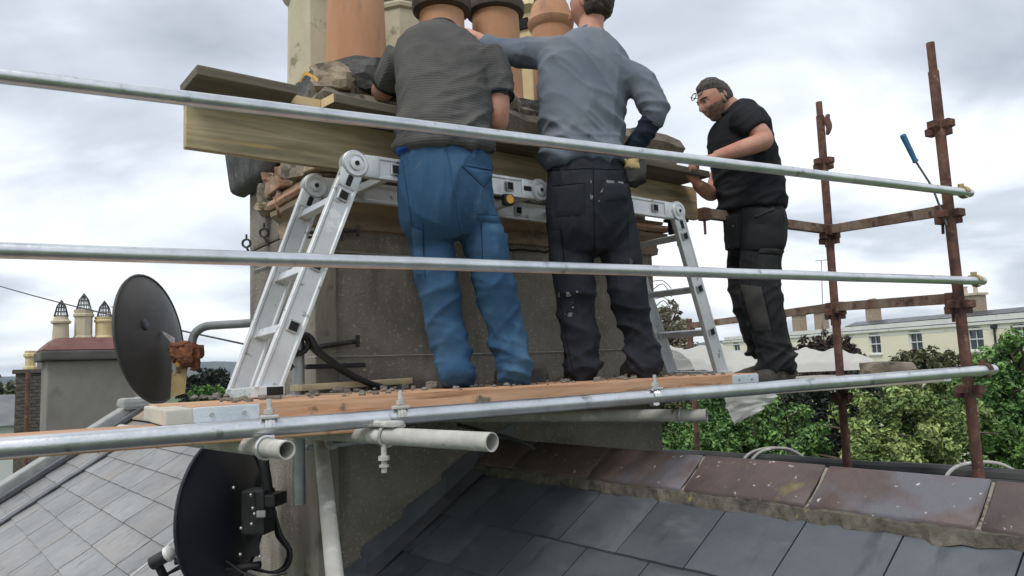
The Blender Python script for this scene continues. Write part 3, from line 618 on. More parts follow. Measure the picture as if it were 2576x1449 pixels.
for (px, w_) in ((2198, 0.8), (2448, 1.5), (2010, 1.0), (2066, 0.9)):
    q_ = PL(px, 800, O4-bn*3.0, bn); x = (q_-O4).dot(bd); x = min(x, L4-1)
    ck = B().box((x, 3.0, zt+0.75), (w_, 0.7, 1.5)).build('chimney', 'loose_stone', cb_, M4)
    B().box((x, 3.0, zt+1.52), (w_+0.2, 0.9, 0.14)).build('chimney_cap', 'buff_clay', ck, M4)
    for s in (-0.25, 0.25): B().lathe([(0.16, 0), (0.13, 0.05), (0.12, 0.4), (0.16, 0.45), (0.16, 0.5)], 10, M4 @ Matrix.Translation((x+s*w_, 3.0, zt+1.58))).build('chimney_pot', 'buff_clay', ck)
x = (PL(2502, 810, O4, bn)-O4).dot(bd); B().tube([M4 @ V((x, -0.09, zt-0.7)), M4 @ V((x, -0.09, GROUND))], 0.06, 8).build('downpipe', 'black_steel', cb_, smooth=True)
B().box((x, -0.11, zt-0.65), (0.3, 0.2, 0.22)).build('hopper_head', 'black_steel', cb_, M4, bevel=0.03)
# television aerial on the white building
q_ = P(2066, 790, 36); at = P(2066, 655, 36)
b = B(); b.tube([V((q_.x, q_.y, 0.4)), at], 0.02, 6)
ae = thing('television_aerial', 'thin television aerial on a tall mast above the rooftops', 'aerial', V((q_.x, q_.y, 0.4)))
b.build('mast', 'grey_pipe', ae)
b = B(); b.tube([at+V((-0.28, 0, -0.02)), at+V((0.30, 0, 0.02))], 0.015, 6)
for k in range(6): xk = -0.25+0.1*k; b.tube([at+V((xk, -0.12, 0)), at+V((xk, 0.12, 0))], 0.008, 4)
b.build('aerial_head', 'grey_pipe', ae)

# ------------------------------------------------------------------ trees
def tree(name, label, px, Y, ztop, clumps, leaf, n, mname, trunk=0.16, group=None, seed=1, flat=0.5):
    """clumps: (px, py, dY, radius_m, weight)"""
    rnd = random.Random(seed); c = P(px, 1000, Y); o = V((c.x, c.y, GROUND))
    t = thing(name, label, 'tree', o, group)
    cs = [(P(a, b_, Y+d), r) for a, b_, d, r in clumps]
    zmid = min(q.z for q, _ in cs)-0.4
    b = B(); zb_ = max(GROUND+1.5, zmid-0.8); ax = [o, o+V((0.1, 0.05, (zb_-GROUND)*0.5)), V((o.x, o.y, zb_))]
    b.tube(curve_pts(ax, 5), [trunk*(1.25-0.5*i/10) for i in range(11)], 8)
    for q, r in cs:
        mid = (ax[-1]+q)/2+V((rnd.uniform(-.2, .2), rnd.uniform(-.2, .2), -0.15)); pts = curve_pts([ax[-1]-UP*0.3, mid, q], 4)
        b.tube(pts, [trunk*0.6*(1-0.8*i/(len(pts)-1)) for i in range(len(pts))], 6)
        for k in range(4):
            e = q+V((rnd.gauss(0, .5), rnd.gauss(0, .5), rnd.gauss(0.1, .5)))*r; b.tube([mid.lerp(q, 0.7), (q+e)/2, e], [trunk*0.22, trunk*0.15, trunk*0.05], 5)
    b.build('trunk', 'bark', t, smooth=True, angle=70)
    tot = sum(r*r for _, r in cs); b = B()
    for q, r in cs:
        k = int(n*r*r/tot); subs = [(q+V((rnd.gauss(0, 1), rnd.gauss(0, 1), rnd.gauss(0, 0.9))).normalized()*r*rnd.uniform(0.45, 1.05), r*rnd.uniform(0.12, 0.32)) for _ in range(26)]
        for _ in range(k):
            sc, sr = rnd.choice(subs); d = V((rnd.gauss(0, 1), rnd.gauss(0, 1), rnd.gauss(0, 1))).normalized()
            p = sc+d*sr*rnd.uniform(0.45, 1.12)
            nrm = (d*0.7+V((rnd.gauss(0, .6), rnd.gauss(0, .6), rnd.gauss(flat, .6)))).normalized()
            x = nrm.cross(V((rnd.gauss(0, 1), rnd.gauss(0, 1), rnd.gauss(0, 1)))).normalized(); y = nrm.cross(x); s = leaf*rnd.choice((0.55, 0.8, 1.0, 1.2, 1.7))*rnd.uniform(0.8, 1.2)
            k0 = len(b.v); b.v += [p-x*s*0.55, p-y*s*0.3+nrm*s*0.08, p+x*s*0.55-nrm*s*0.12, p+y*s*0.3+nrm*s*0.08]; b.f.append([k0, k0+1, k0+2, k0+3])
    me = bpy.data.meshes.new('crown'); me.from_pydata([v-o for v in b.v], [], b.f); me.materials.append(MATS[mname])
    put('crown', me, t, Matrix.Translation(o)); return t
tg = 'trees between the roofs and the cream building'
tree('broadleaf_tree', 'bright green broadleaf tree under the hanging plastic corner', 1870, 14, 0, [(1800, 1100, 0, 0.8), (1860, 1050, 0, 0.75), (1940, 1070, 0.3, 0.75), (1990, 1120, 0.2, 0.7), (1760, 1160, 0.4, 0.9), (1900, 1160, -0.3, 1.0), (1700, 1190, 0.5, 0.9)], 0.075, 30000, 'leaf_green', seed=3)
tree('dark_evergreen', 'near-black evergreen tree behind the second rusty post', 2080, 18, 0, [(2010, 1060, 0, 1.0), (2080, 1030, 0.5, 1.1), (2120, 1100, 0, 1.1), (2030, 1140, 0, 1.1), (1960, 1010, 1, 0.8), (2150, 1000, 1, 0.8), (1900, 1000, 1, 0.7)], 0.09, 24000, 'leaf_dark', seed=4)
tree('maple_tree', 'yellow-green tree filling the gap between the two rusty posts', 2270, 11.5, 0, [(2200, 1090, 0, 0.6), (2260, 1040, 0.2, 0.6), (2330, 1080, 0, 0.65), (2290, 1150, -0.3, 0.7), (2190, 1170, 0, 0.6), (2390, 1050, 0.5, 0.55), (2390, 1160, 0, 0.6), (2330, 1000, 0.6, 0.4)], 0.065, 32000, 'leaf_light', seed=5)
tree('sycamore_tree', 'tall deep green tree to the outer side of the taller rusty post', 2530, 12.5, 0, [(2520, 1000, 0, 0.7), (2570, 950, 0.2, 0.7), (2480, 1080, 0, 0.7), (2560, 1090, -0.2, 0.85), (2500, 1170, 0, 0.7), (2590, 1180, 0, 0.8), (2535, 900, 0.2, 0.30), (2530, 868, 0.2, 0.16), (2570, 890, 0.1, 0.35), (2640, 1020, 0, 1.0), (2440, 990, 0.3, 0.4)], 0.068, 32000, 'leaf_green', seed=6)
tree('hedge_tree', 'olive brown tree rising over the stone block before the cream wall', 2350, 25, 0, [(2300, 910, 0, 0.55), (2360, 915, 0.3, 0.6), (2410, 925, 0, 0.6), (2330, 950, 0, 0.9), (2240, 960, 0, 0.8), (2440, 960, 0, 0.9), (2180, 980, 0, 0.8)], 0.10, 16000, 'leaf_olive', seed=8)
tree('copper_tree', 'dark purple leaved tree in front of the cream building', 2060, 30, 0, [(2040, 880, 0, 0.62), (2090, 872, 0.4, 0.62), (2125, 878, 0, 0.55), (2010, 900, 0, 0.7), (2080, 905, 0, 0.9), (2140, 905, 0, 0.6), (2060, 940, 0, 1.0)], 0.11, 15000, 'leaf_purple', seed=9)
tree('blossom_tree', 'pale speckled tree seen between the ladder legs', 1690, 20, 0, [(1680, 790, 0, 0.35), (1670, 830, 0.2, 0.55), (1700, 850, 0, 0.6), (1680, 900, 0, 0.8), (1720, 920, 0, 0.6), (1630, 900, 0, 0.8)], 0.08, 14000, 'leaf_blossom', seed=10)
tree('olive_shrub_tree', 'dull olive tree behind the foot of the ladder', 1760, 17, 0, [(1730, 960, 0, 0.7), (1800, 960, 0.3, 0.6), (1700, 1010, 0, 0.9), (1780, 1030, 0, 0.8), (1840, 1000, 0, 0.7), (1650, 980, 0, 0.8)], 0.08, 16000, 'leaf_olive', seed=11)
tree('distant_tree', 'rounded dark green tree below the blue hill', 505, 60, 0, [(470, 985, 0, 1.3), (510, 968, 0, 1.3), (550, 962, 0.5, 1.3), (530, 985, 0, 1.5)], 0.35, 3500, 'leaf_dark', trunk=0.3, seed=12)
tree('distant_tree', 'lighter green tree in front of the dark one below the blue hill', 525, 50, 0, [(520, 992, 0, 0.6), (545, 990, 0, 0.5), (505, 1000, 0, 0.7)], 0.28, 1500, 'leaf_green', trunk=0.25, seed=13)
tree('distant_tree', 'small grey-green tree low on the skyline beside the white house', 10, 70, 0, [(0, 1000, 0, 1.6), (30, 990, 0, 1.2), (-30, 985, 0, 1.6)], 0.4, 2000, 'leaf_olive', trunk=0.3, seed=14)
#@@STACK
# ================================================================== MAIN STACK
def rock(b, c, d, seed, M=None, am=0.18):
    """irregular stone block added to b, rounded by noise"""
    rnd = random.Random(seed); o = V((rnd.random()*90, rnd.random()*90, 0)); n = 4; vs = {}; vl = []; fl = []
    def vid(p):
        k = tuple(round(x, 4) for x in p)
        if k not in vs:
            q_ = V(p); s = q_.normalized()*0.62; q_ = q_*0.72+s*0.45; q_ += noise.noise_vector(q_*1.7+o)*am+noise.noise_vector(q_*5+o)*am*0.35
            w_ = V((q_.x*d[0], q_.y*d[1], q_.z*d[2]))+V(c); vs[k] = len(vl); vl.append(M @ w_ if M else w_)
        return vs[k]
    for ax in range(3):
        for s in (-0.5, 0.5):
            for i in range(n):
                for j in range(n):
                    q4 = []
                    for (a, c_) in ((i, j), (i+1, j), (i+1, j+1), (i, j+1)):
                        p = [0, 0, 0]; p[ax] = s; p[(ax+1) % 3] = a/n-0.5; p[(ax+2) % 3] = c_/n-0.5; q4.append(vid(p))
                    fl.append(q4 if s > 0 else q4[::-1])
    b.add(vl, fl); return b
stack = thing('chimney_stack', 'big cement rendered chimney with broken crown and clay pots that the men are repairing', 'chimney', C(SW/2, SD/2, -2.2))
zb_ = -2.2
b = B(); b.box((SW/2, SD/2, (zb_+0.62)/2), (SW, SD, 0.62-zb_)); b.box((0.22, 0.66, 0.80), (0.44, 0.42, 0.352)); b.build('shaft', 'cement_render', stack, CM, bevel=0.012)
# smoother cement band on the front left arris
b = B(); b.prism([(-0.012, -0.012), (0.085, -0.012), (0.085, 0.01), (0.01, 0.01), (0.01, 0.16), (-0.012, 0.16)], zb_, 0.62); b.build('corner_band', 'cement_corner', stack, CM, bevel=0.006, rough=0.004, rscale=9)
# string mouldings (run the front and right side; the left side is broken away towards the back)
def mould(z0, prof, u0=0.0, u1=SW, left=True, name='string_moulding', mt='moulding', v1=SD, vl=0.36):
    b = B(); n = len(prof)
    rings = []
    path = [('L', v1)] if left else []
    pts = []
    for (o, z) in prof:
        pts.append([C(-o if left else u0, vl if left else -o, z0+z), C((-o if left else u0), -o, z0+z), C(u1+o, -o, z0+z), C(u1+o, v1, z0+z)])
    vs = []; f = []
    for seg in range(3):
        if seg == 0 and not left: continue
        N_ = 26 if seg == 1 else 10
        k0 = len(vs)
        for i in range(N_+1):
            t = i/N_
            for j in range(n):
                p = pts[j][seg].lerp(pts[j][seg+1], t); vs.append(p+noise.noise_vector(p*11)*0.004)
        for i in range(N_):
            for j in range(n-1): f.append((k0+i*n+j, k0+(i+1)*n+j, k0+(i+1)*n+j+1, k0+i*n+j+1))
    b.add(vs, f); return b.build(name, mt, stack, smooth=True, angle=35)
mould(0.600, [(0, 0), (0.022, 0.005), (0.028, 0.035), (0.022, 0.050), (0.024, 0.075), (0.065, 0.105), (0.068, 0.125), (0.040, 0.128)])
mould(0.735, [(0.030, -0.008), (0.075, 0.0), (0.085, 0.015), (0.078, 0.036), (0.035, 0.042)], mt='old_brick')
mould(0.780, [(0.020, -0.004), (0.050, 0.0), (0.055, 0.018), (0.0, 0.022)])
b = B(); b.box((SW/2, SD/2, 0.88), (SW-0.03, SD-0.03, 0.54)); b.build('neck', 'moulding', stack, CM, bevel=0.02, rough=0.006)
b = B(); b.box((SW/2, -0.02, 0.90), (SW-0.2, 0.06, 0.20)); b.build('frieze_band', 'cement_corner', stack, CM, bevel=0.01)
# broken brickwork at the left end under the crown
rb = random.Random(5)
for i in range(12):
    r_ = i // 2; k = i % 2
    if rb.random() < 0.2: continue
    b = B(); z = 0.66+0.066*r_; b.box((0, 0, 0), (0.11+rb.uniform(0, 0.03), rb.uniform(0.10, 0.2), 0.058), jit=0.012)
    b.build('broken_brick', 'old_brick' if rb.random() < 0.7 else 'crown_stone', stack, CM @ Matrix.Translation((0.045-rb.uniform(0, 0.06)*(1 if r_ > 0 else 0), 0.10+0.20*k+rb.uniform(-0.03, 0.03), z)) @ Matrix.Rotation(rb.uniform(-0.3, 0.3), 4, 'Z') @ Matrix.Rotation(rb.uniform(-.15, .15), 4, 'Y'), bevel=0.006, rough=0.008, rscale=22)
for i in range(9):
    px, py = rb.uniform(668, 730), rb.uniform(415, 520); b = B(); q_ = PL(px, py, C(-0.015, 0, 0), E1); rock(b, q_, (0.06, 0.08, 0.07+0.03*rb.random()), 60+i, None, 0.3); b.build('broken_brick', ('old_brick', 'loose_stone', 'crown_stone')[i % 3], stack)
for i in range(5):
    b = B(); b.box((0.05+0.21*i, -0.045, 0.865), (0.17+rb.uniform(-.05, .03), 0.10, 0.06), jit=0.012); b.build('broken_brick', 'old_brick' if i % 2 else 'loose_stone', stack, CM, bevel=0.006, rough=0.008, rscale=22)
# surviving rendered corbel at the back left
q_ = PL(655, 455, C(-0.20, 0, 0), E1); 
uvb = (q_-CO).dot(N1)
b = B(); b.hexa([C(-0.085, 0.44, 0.925), C(0.0, 0.44, 0.905), C(0.0, 0.93, 0.905), C(-0.085, 0.93, 0.925), C(-0.11, 0.40, 1.16), C(0.0, 0.40, 1.16), C(0.0, 0.95, 1.16), C(-0.11, 0.95, 1.16)]); b.build('corbel', 'dark_cement', stack, bevel=0.035, segs=3, smooth=True, sub=0)
# crown: split weathered slabs overhanging the stack
def slab(u0, u1, v0, v1, z0, z1, inset, seed, mt='crown_stone', nm='crown_slab'):
    b = B(); nx, ny = 10, 3; o = V((seed*3.3, 0, 0)); vs = []; f = []
    lay = [(z0, inset), ((z0*0.6+z1*0.4), inset*0.25), (z0*0.2+z1*0.8, 0.0), (z1, 0.012)]
    def ring(z, ins):
        pts = []
        for i in range(nx): pts.append((u0+ins+(u1-u0-2*ins)*i/nx, v0+ins))
        for i in range(ny): pts.append((u1-ins, v0+ins+(v1-v0-2*ins)*i/ny))
        for i in range(nx): pts.append((u1-ins-(u1-u0-2*ins)*i/nx, v1-ins))
        for i in range(ny): pts.append((u0+ins, v1-ins-(v1-v0-2*ins)*i/ny))
        return [C(a, c_, z) for a, c_ in pts]
    m_ = 2*(nx+ny)
    for z, ins in lay: vs += ring(z, ins)
    for k in range(len(lay)-1):
        for i in range(m_): f.append((k*m_+i, k*m_+(i+1) % m_, (k+1)*m_+(i+1) % m_, (k+1)*m_+i))
    f.append(list(range(m_))[::-1]); e = (len(lay)-1)*m_; f.append([e+i for i in range(m_)])
    vs = [p+noise.noise_vector(p*6+o)*0.022+noise.noise_vector(p*17+o)*0.010 for p in vs]
    b.add(vs, f); return b.build(nm, mt, stack, smooth=True, angle=30)
slab(-0.05, 0.62, -0.20, 0.9, 1.03, 1.14, 0.05, 1)
slab(0.64, 1.35, -0.22, 1.0, 1.05, 1.20, 0.05, 2)
slab(1.36, 2.12, -0.25, 1.05, 1.01, 1.245, 0.17, 3)
slab(-0.02, 0.70, -0.14, 0.9, 1.145, 1.20, 0.02, 4)
slab(0.60, 1.75, -0.16, 0.9, 1.21, 1.27, 0.02, 5)
# flaunching: mounds of dark mortar round the pots
def mound(u, v, z0, z1, r0, r1, seed):
    b = B(); prof = [(r0, z0), (r0*0.93, z0+(z1-z0)*0.3), (r0*0.7+r1*0.3, z0+(z1-z0)*0.72), (r1*1.06, z1-0.02), (r1, z1)]
    b.lathe(prof, 28, Matrix.Translation(C(u, v, 0))); o = V((seed, 0, 0))
    b.v = [p+noise.noise_vector(p*7+o)*0.030+noise.noise_vector(p*22+o)*0.012 for p in b.v]; b.build('flaunching', 'dark_cement', stack, smooth=True, angle=28)
VR, VB = 0.20, 0.66
def pot_u(px, py, v): return U_at(px, py, v)
uB, zB = pot_u(897, 150, VR); uD, zD = pot_u(1115, 160, VR); uE, zE = pot_u(1252, 205, VR); uG, zG = pot_u(1392, 200, VR+0.1)
uA, zA = pot_u(800, 150, VB); uC, zC = pot_u(1012, 130, VB); uF, zF = pot_u(1334, 120, VB+0.05)
zP = U_at(897, 150, VR-0.16)[1]
for k, (u, v) in enumerate(((uB, VR), (uD, VR), (uE, VR), (uG, VR+0.1), (uA, VB), (uC, VB), (uF, VB))):
    mound(u, v, 1.17, zP+0.012, 0.30 if v == VR else 0.26, 0.175, k*7.7)
mound(uB+0.20, 0.30, 1.17, zP-0.10, 0.34, 0.2, 91); mound(uE+0.22, 0.30, 1.17, zP-0.12, 0.34, 0.2, 95)
rnd = random.Random(21)
for i in range(30):
    u = rnd.uniform(0.30, 2.0); v = rnd.uniform(-0.14, 0.02); b = B(); s = rnd.uniform(0.05, 0.10); rock(b, C(u, v, 1.19+s*0.35+(0.05 if u > 0.6 else 0)), (s*1.3, s, s*0.8), 300+i); b.build('mortar_lump', 'dark_cement' if i % 3 else 'crown_stone', stack, smooth=True, angle=25)
q_ = PL(838, 200, C(0, -0.13, 0), N1); b = B(); rock(b, q_, (0.13, 0.10, 0.085), 412, None, 0.22); b.build('loose_stone', 'loose_stone', stack)
q_ = PL(928, 200, C(0, -0.12, 0), N1); b = B(); rock(b, q_, (0.14, 0.12, 0.12), 405, None, 0.16); b.build('loose_stone', 'dark_cement', stack)
def pot(u, v, z0, prof, mt, seg=32, rim=None, rimmt='sooty_rim', guard=None, rot=0.0, openings=None, inside=True):
    PM = Matrix.Translation(C(u, v, z0)) @ Matrix.Rotation(CH+rot, 4, 'Z')
    b = B(); b.lathe(prof, seg, PM); po = b.build('chimney_pot', mt, stack, smooth=True, angle=30)
    if rim: B().lathe(rim, seg, PM).build('rim', rimmt, po, smooth=True, angle=30)
    if openings:
        zo, rr, hh = openings
        for k in range(8):
            a = 2*math.pi*(k+0.5)/8; M = PM @ Matrix.Rotation(a, 4, 'Z') @ Matrix.Translation((rr, 0, zo)); B().box((0, 0, 0), (0.03, 0.085, hh)).build('vent_opening', 'soot_and_shade', po, M)
    if guard: cage(po, PM @ Matrix.Translation((0, 0, guard[0])), guard[1], guard[2], 10)
    return po
zp = zP-0.05
pot(uB, VR, zp, [(0.172, 0), (0.150, 0.03), (0.143, 0.10), (0.130, 0.62), (0.128, 0.72)], 'terracotta', 36, [(0.150, 0.66), (0.165, 0.68), (0.165, 0.74), (0.14, 0.76), (0.12, 0.76)])
zr1 = U_at(1115, 38, VR)[1]-zp
pot(uD, VR, zp, [(0.15, 0), (0.128, 0.03), (0.122, 0.1), (0.116, zr1+0.02)], 'terracotta', 36, [(0.121, zr1), (0.150, zr1+0.012), (0.154, zr1+0.03), (0.154, zr1+0.065), (0.138, zr1+0.08), (0.145, zr1+0.10), (0.145, zr1+0.12), (0.11, zr1+0.125)])
zr2 = U_at(1252, 45, VR)[1]-zp
pot(uE, VR, zp, [(0.165, 0), (0.145, 0.03), (0.138, 0.1), (0.128, zr2+0.02)], 'terracotta', 36, [(0.130, zr2), (0.158, zr2+0.012), (0.163, zr2+0.03), (0.163, zr2+0.060), (0.148, zr2+0.075), (0.152, zr2+0.09), (0.152, zr2+0.11), (0.11, zr2+0.115)])
zg = U_at(1392, 80, VR+0.1)[1]-zp
pot(uG, VR+0.1, zp, [(0.15, 0), (0.128, 0.03), (0.122, 0.1), (0.118, zg), (0.135, zg+0.02), (0.142, zg+0.05), (0.125, zg+0.10), (0.112, zg+0.15), (0.10, zg+0.17)], 'terracotta', 32, guard=(zg+0.16, 0.10, 0.22))
za_ = U_at(800, 8, VB)[1]-zp
pot(uA, VB, zp, [(0.175, 0), (0.165, 0.04), (0.155, za_-0.02), (0.175, za_+0.0), (0.185, za_+0.02), (0.165, za_+0.05), (0.165, za_+0.14), (0.19, za_+0.16), (0.19, za_+0.20)], 'buff_clay', 8, rot=0.16, openings=(za_+0.09, 0.155, 0.06), guard=(za_+0.2, 0.15, 0.2))
zc_ = U_at(1012, 45, VB)[1]-zp
pot(uC, VB, zp, [(0.165, 0), (0.155, 0.04), (0.142, zc_-0.01), (0.156, zc_), (0.160, zc_+0.02), (0.142, zc_+0.04), (0.142, zc_+0.13), (0.175, zc_+0.16), (0.175, zc_+0.20)], 'buff_clay', 8, rot=0.2, openings=(zc_+0.085, 0.133, 0.065))
zf_ = U_at(1334, 62, VB+0.05)[1]-zp
pot(uF, VB+0.05, zp, [(0.15, 0), (0.14, 0.04), (0.125, zf_-0.01), (0.125, zf_+0.02), (0.175, zf_+0.06), (0.15, zf_+0.11), (0.12, zf_+0.16)], 'yellow_clay', 8, rot=0.1, openings=(zf_-0.05, 0.118, 0.07), guard=(zf_+0.14, 0.12, 0.2))
# orange strap left on the crown
sp_ = [PL(755, 205, C(0, -0.12, 0), N1), PL(768, 185, C(0, -0.12, 0), N1), PL(785, 192, C(0, -0.13, 0), N1), PL(800, 202, C(0, -0.15, 0), N1)]
b = B(); pts = curve_pts(sp_, 6)
b.add([p+UP*s*0.008+N1*s2*0.0008 for p in pts for s in (-1, 1) for s2 in (0,)], [(2*i, 2*i+1, 2*i+3, 2*i+2) for i in range(len(pts)-1)]); st_ = b.build('orange_strap', 'orange_strap'); tag(st_, 'short orange strap lying on the broken crown by the mortar mound', 'strap')

# lashing wires, eyebolts and small brackets
for z in (0.505, 0.06):
    b = B(); pts = [C(-0.008, SD*0.9, z+0.01), C(-0.010, 0.3, z), C(-0.012, -0.012, z), C(0.6, -0.010, z-0.004), C(SW*0.6, -0.010, z-0.006), C(SW+0.01, -0.008, z)]
    w_ = B().tube(pts, 0.0035, 5).build('lashing_wire', 'pale_wire', stack)
for (px, py) in ((620, 612), (664, 585)):
    q_ = PL(px, py, C(-0.02 if px > 640 else -0.05, 0, 0), E1); b = B()
    b.tube([q_+V((math.cos(a)*0.020, 0, math.sin(a)*0.020)) for a in [i*math.pi/6 for i in range(13)]], 0.006, 6); b.tube([q_-UP*0.02, q_+V((0.02, 0, -0.06)), q_+V((0.05, 0.02, -0.075))], 0.006, 6); b.tube([q_+UP*0.02, q_+UP*0.045], 0.005, 6); b.build('eyebolt', 'wire', stack, smooth=True)
for (pa, pb, r_) in (((770, 585), (900, 580), 0.009), ((760, 598), (860, 592), 0.006), ((800, 873), (900, 858), 0.012)):
    b = B(); b.tube([PL(*pa, C(0, -0.03, 0), N1), PL(*pb, C(0, -0.03, 0), N1)], r_, 6); b.tube([PL(*pb, C(0, -0.035, 0), N1)+UP*0.025, PL(*pb, C(0, -0.035, 0), N1)-UP*0.025], r_*0.8, 6); b.build('lashing_bracket', 'wire', stack, smooth=True)
b = B(); pts = [C(1.0+0.03*i, -0.006, 0.575+0.012*noise.noise(V((i*1.3, 0, 0)))) for i in range(22)]; b.tube(pts, 0.005, 4); b.build('render_crack', 'soot_and_shade', stack)
b = B()
for i in range(5):
    q_ = C(SW+0.03, 0.05, 0.46-0.05*i); pts = [C(SW, 0.05, 0.5), q_, q_+V((0.07, 0, 0.03*(i % 2))), q_+V((0.12, 0, -0.05))]; b.tube(curve_pts(pts, 4), 0.003, 4)
b.build('wire_end', 'pale_wire', stack)

# galvanised aerial mast on the front corner
ma, mb_ = PL(745, 790, C(0, -0.09, 0), N1), PL(753, 1268, C(0, -0.09, 0), N1)
mast = thing('aerial_mast', 'galvanised aerial mast tube fixed to the front corner of the big chimney', 'mast', V((mb_.x, mb_.y, mb_.z)))
b = B(); b.tube([V((mb_.x, mb_.y, mb_.z)), V((mb_.x, mb_.y, ma.z))], 0.024, 14, rin=0.003); b.build('tube', 'dull_galvanised', mast, smooth=True)
for z in (0.02, -0.30):
    b = B(); b.box((0.06, -0.045, z), (0.26, 0.03, 0.020)); b.build('wall_bracket', 'black_steel' if z > 0 else 'dull_galvanised', mast, CM, bevel=0.006)
# black cable bundle tied at the bracket
cbn = thing('cable_bundle', 'bundle of black coaxial cables tied at the mast bracket and running down across the chimney', 'cable', PL(900, 955, C(0, -0.08, 0), N1))
rc = random.Random(3)
for i in range(6):
    o = N1*(-0.01*i); off = rc.uniform(-6, 6)
    pts = [PL(px+off, py+off*0.5, C(0, -0.11, 0), N1)+o for px, py in ((728, 872), (748, 850), (770, 848), (790, 880), (835, 915), (870, 940), (930, 968), (1010, 985))]
    b = B(); b.tube(curve_pts(pts, 6), 0.0095, 7); b.build('cable', 'black_cable', cbn, smooth=True)
for i in range(7):
    c0 = PL(742+6*i, 866-2*i, C(0, -0.13, 0), N1); r_ = 0.050-0.004*i; b = B(); b.tube([c0+E1*math.cos(a)*r_*1.1+UP*math.sin(a)*r_*0.8+N1*0.012*i for a in [k*math.pi/8 for k in range(17)]], 0.010, 6); b.build('cable_loop', 'black_cable', cbn, smooth=True)
for i in range(2):
    b = B(); b.tube(curve_pts([PL(px, py, C(0, -0.12, 0), N1) for px, py in ((735, 880), (728-6*i, 900), (733, 915+10*i), (740-10*i, 925+6*i))], 5), 0.0045, 6); b.build('cable_tail', 'black_cable', cbn)

# ================================================================== FORMWORK BOARDS
bl = PZ(467, 370, 0.79); br = PZ(1757, 553, 0.79); fd_ = (br-bl); FL = fd_.length; Mf = fr_dir(bl, fd_)      # local x along, y away, z up
b = B(); b.box((FL/2, 0.0175, 0.095), (FL, 0.035, 0.19)); fb_ = b.build('shutter_board', 'treated_timber', None, Mf, bevel=0.004, sub=0)
tag(fb_, 'long green-brown treated board set on edge against the chimney crown', 'board')
sl0 = PZ(497, 157, 1.02); sl1 = PZ(458, 222, 0.985)
nearY = -(0.0)
sd0 = (Mf.inverted() @ sl0); L0 = sd0.x
z_ = 0.19; wd = 0.213; x0 = L0; x1 = (Mf.inverted() @ PZ(1800, 425, 0.99)).x+0.10
nx0, nx1 = [(Mf.inverted() @ PZ(px, py, 1.0)).x for px, py in ((745, 228), (838, 248))]
yF, yB = -wd+0.02, 0.02; nd = 0.095
poly = [(x0, yF), (nx0, yF), (nx0+0.012, yF+nd), (nx1-0.012, yF+nd), (nx1, yF), (x1, yF), (x1, yB), (x0, yB)]
b = B(); b.prism(poly, z_+0.002, z_+0.037); sh = b.build('shelf_board', 'shaded_timber', None, Mf, bevel=0.003, segs=1); tag(sh, 'notched treated board laid flat on top of the upright board, overhanging it', 'board')
b = B(); b.box(((nx0+nx1)/2, yF+nd-0.0015, z_+0.0195), (nx1-nx0-0.03, 0.002, 0.033)); b.box((nx1-0.008, yF+nd/2, z_+0.0195), (0.002, nd-0.008, 0.033), Matrix.Translation((nx1-0.008, yF+nd/2, 0)) @ Matrix.Rotation(0.12, 4, 'Z') @ Matrix.Translation((-(nx1-0.008), -(yF+nd/2), 0)))
b.build('cut_face', 'fresh_cut', sh, Mf)
# timber bracket under the right end
b = B(); b.box((FL-0.14, 0.05, -0.01), (0.13, 0.08, 0.018)); b.box((FL-0.10, 0.05, -0.08), (0.02, 0.06, 0.14)); b.box((FL-0.17, 0.05, -0.05), (0.02, 0.06, 0.08)); bk_ = b.build('clamp_bracket', 'black_steel', None, Mf, bevel=0.003); tag(bk_, 'dark steel clamp hanging under the outer end of the upright board', 'clamp')

# ================================================================== FOLDING LADDER (trestle)
hA = PZ(890, 415, 0.74); hB = PZ(790, 470, 0.74); hC = hA+E1*1.76-UP*0.005; hD = hB+E1*1.76-UP*0.005
fA, fB, fC, fD = PL(672, 985, hA, N1), PL(600, 990, hB, N1), PL(1815, 942, hA, N1), PL(1690, 942, hB, N1)
lad = thing('folding_ladder', 'silver aluminium folding ladder set up as a trestle in front of the chimney', 'ladder', (fA+fC)/2)
SWD, STH = 0.084, 0.028
def stile(a, b_, nm='stile', holes=()):
    d = b_-a; L = d.length; x = d.normalized(); y = N1; z = x.cross(y); M = frame(x, y, z, a)
    hw_, ht = SWD/2, STH/2; pf = [(-ht, -hw_), (ht, -hw_), (ht, hw_), (-ht, hw_), (-ht, hw_-0.011), (-ht+0.004, hw_-0.014), (-ht+0.004, -hw_+0.014), (-ht, -hw_+0.011)]
    s = B().prism(pf, 0, L, M @ Matrix(((0, 0, 1, 0), (1, 0, 0, 0), (0, 1, 0, 0), (0, 0, 0, 1)))).build(nm, 'aluminium', lad, bevel=0.0015, segs=1)
    for t in holes:
        B().box((L*t, -STH/2-0.002, 0), (0.042, 0.006, 0.042)).build('rung_socket', 'hinge_metal', s, M, bevel=0.002, segs=1)
        B().box((L*t, -STH/2-0.005, 0), (0.030, 0.003, 0.030)).build('socket_hole', 'dark_hole', s, M)
    return M, L
rt = [0.07, 0.42, 0.71]
def leg(h0, f0, h1, f1):
    d0 = (f0-h0).normalized(); d1 = (f1-h1).normalized(); a0 = h0+d0*0.075; a1 = h1+d1*0.075
    M, L = stile(a0, f0, holes=rt); stile(a1, f1, holes=rt)
    for t in rt:
        p, q2 = a0.lerp(f0, t), a1.lerp(f1, t); Mr, Lr = tubeM(p, q2); x = (q2-p).normalized(); y = d0; z = x.cross(y).normalized(); y = z.cross(x)
        B().box((Lr/2, 0, 0), (Lr, 0.032, 0.030)).build('rung', 'aluminium', lad, frame(x, y, z, p), bevel=0.004)
leg(hA, fA, hB, fB); leg(hC, fC, hD, fD)
hM = hA+E1*0.86; hN = hB+E1*0.86
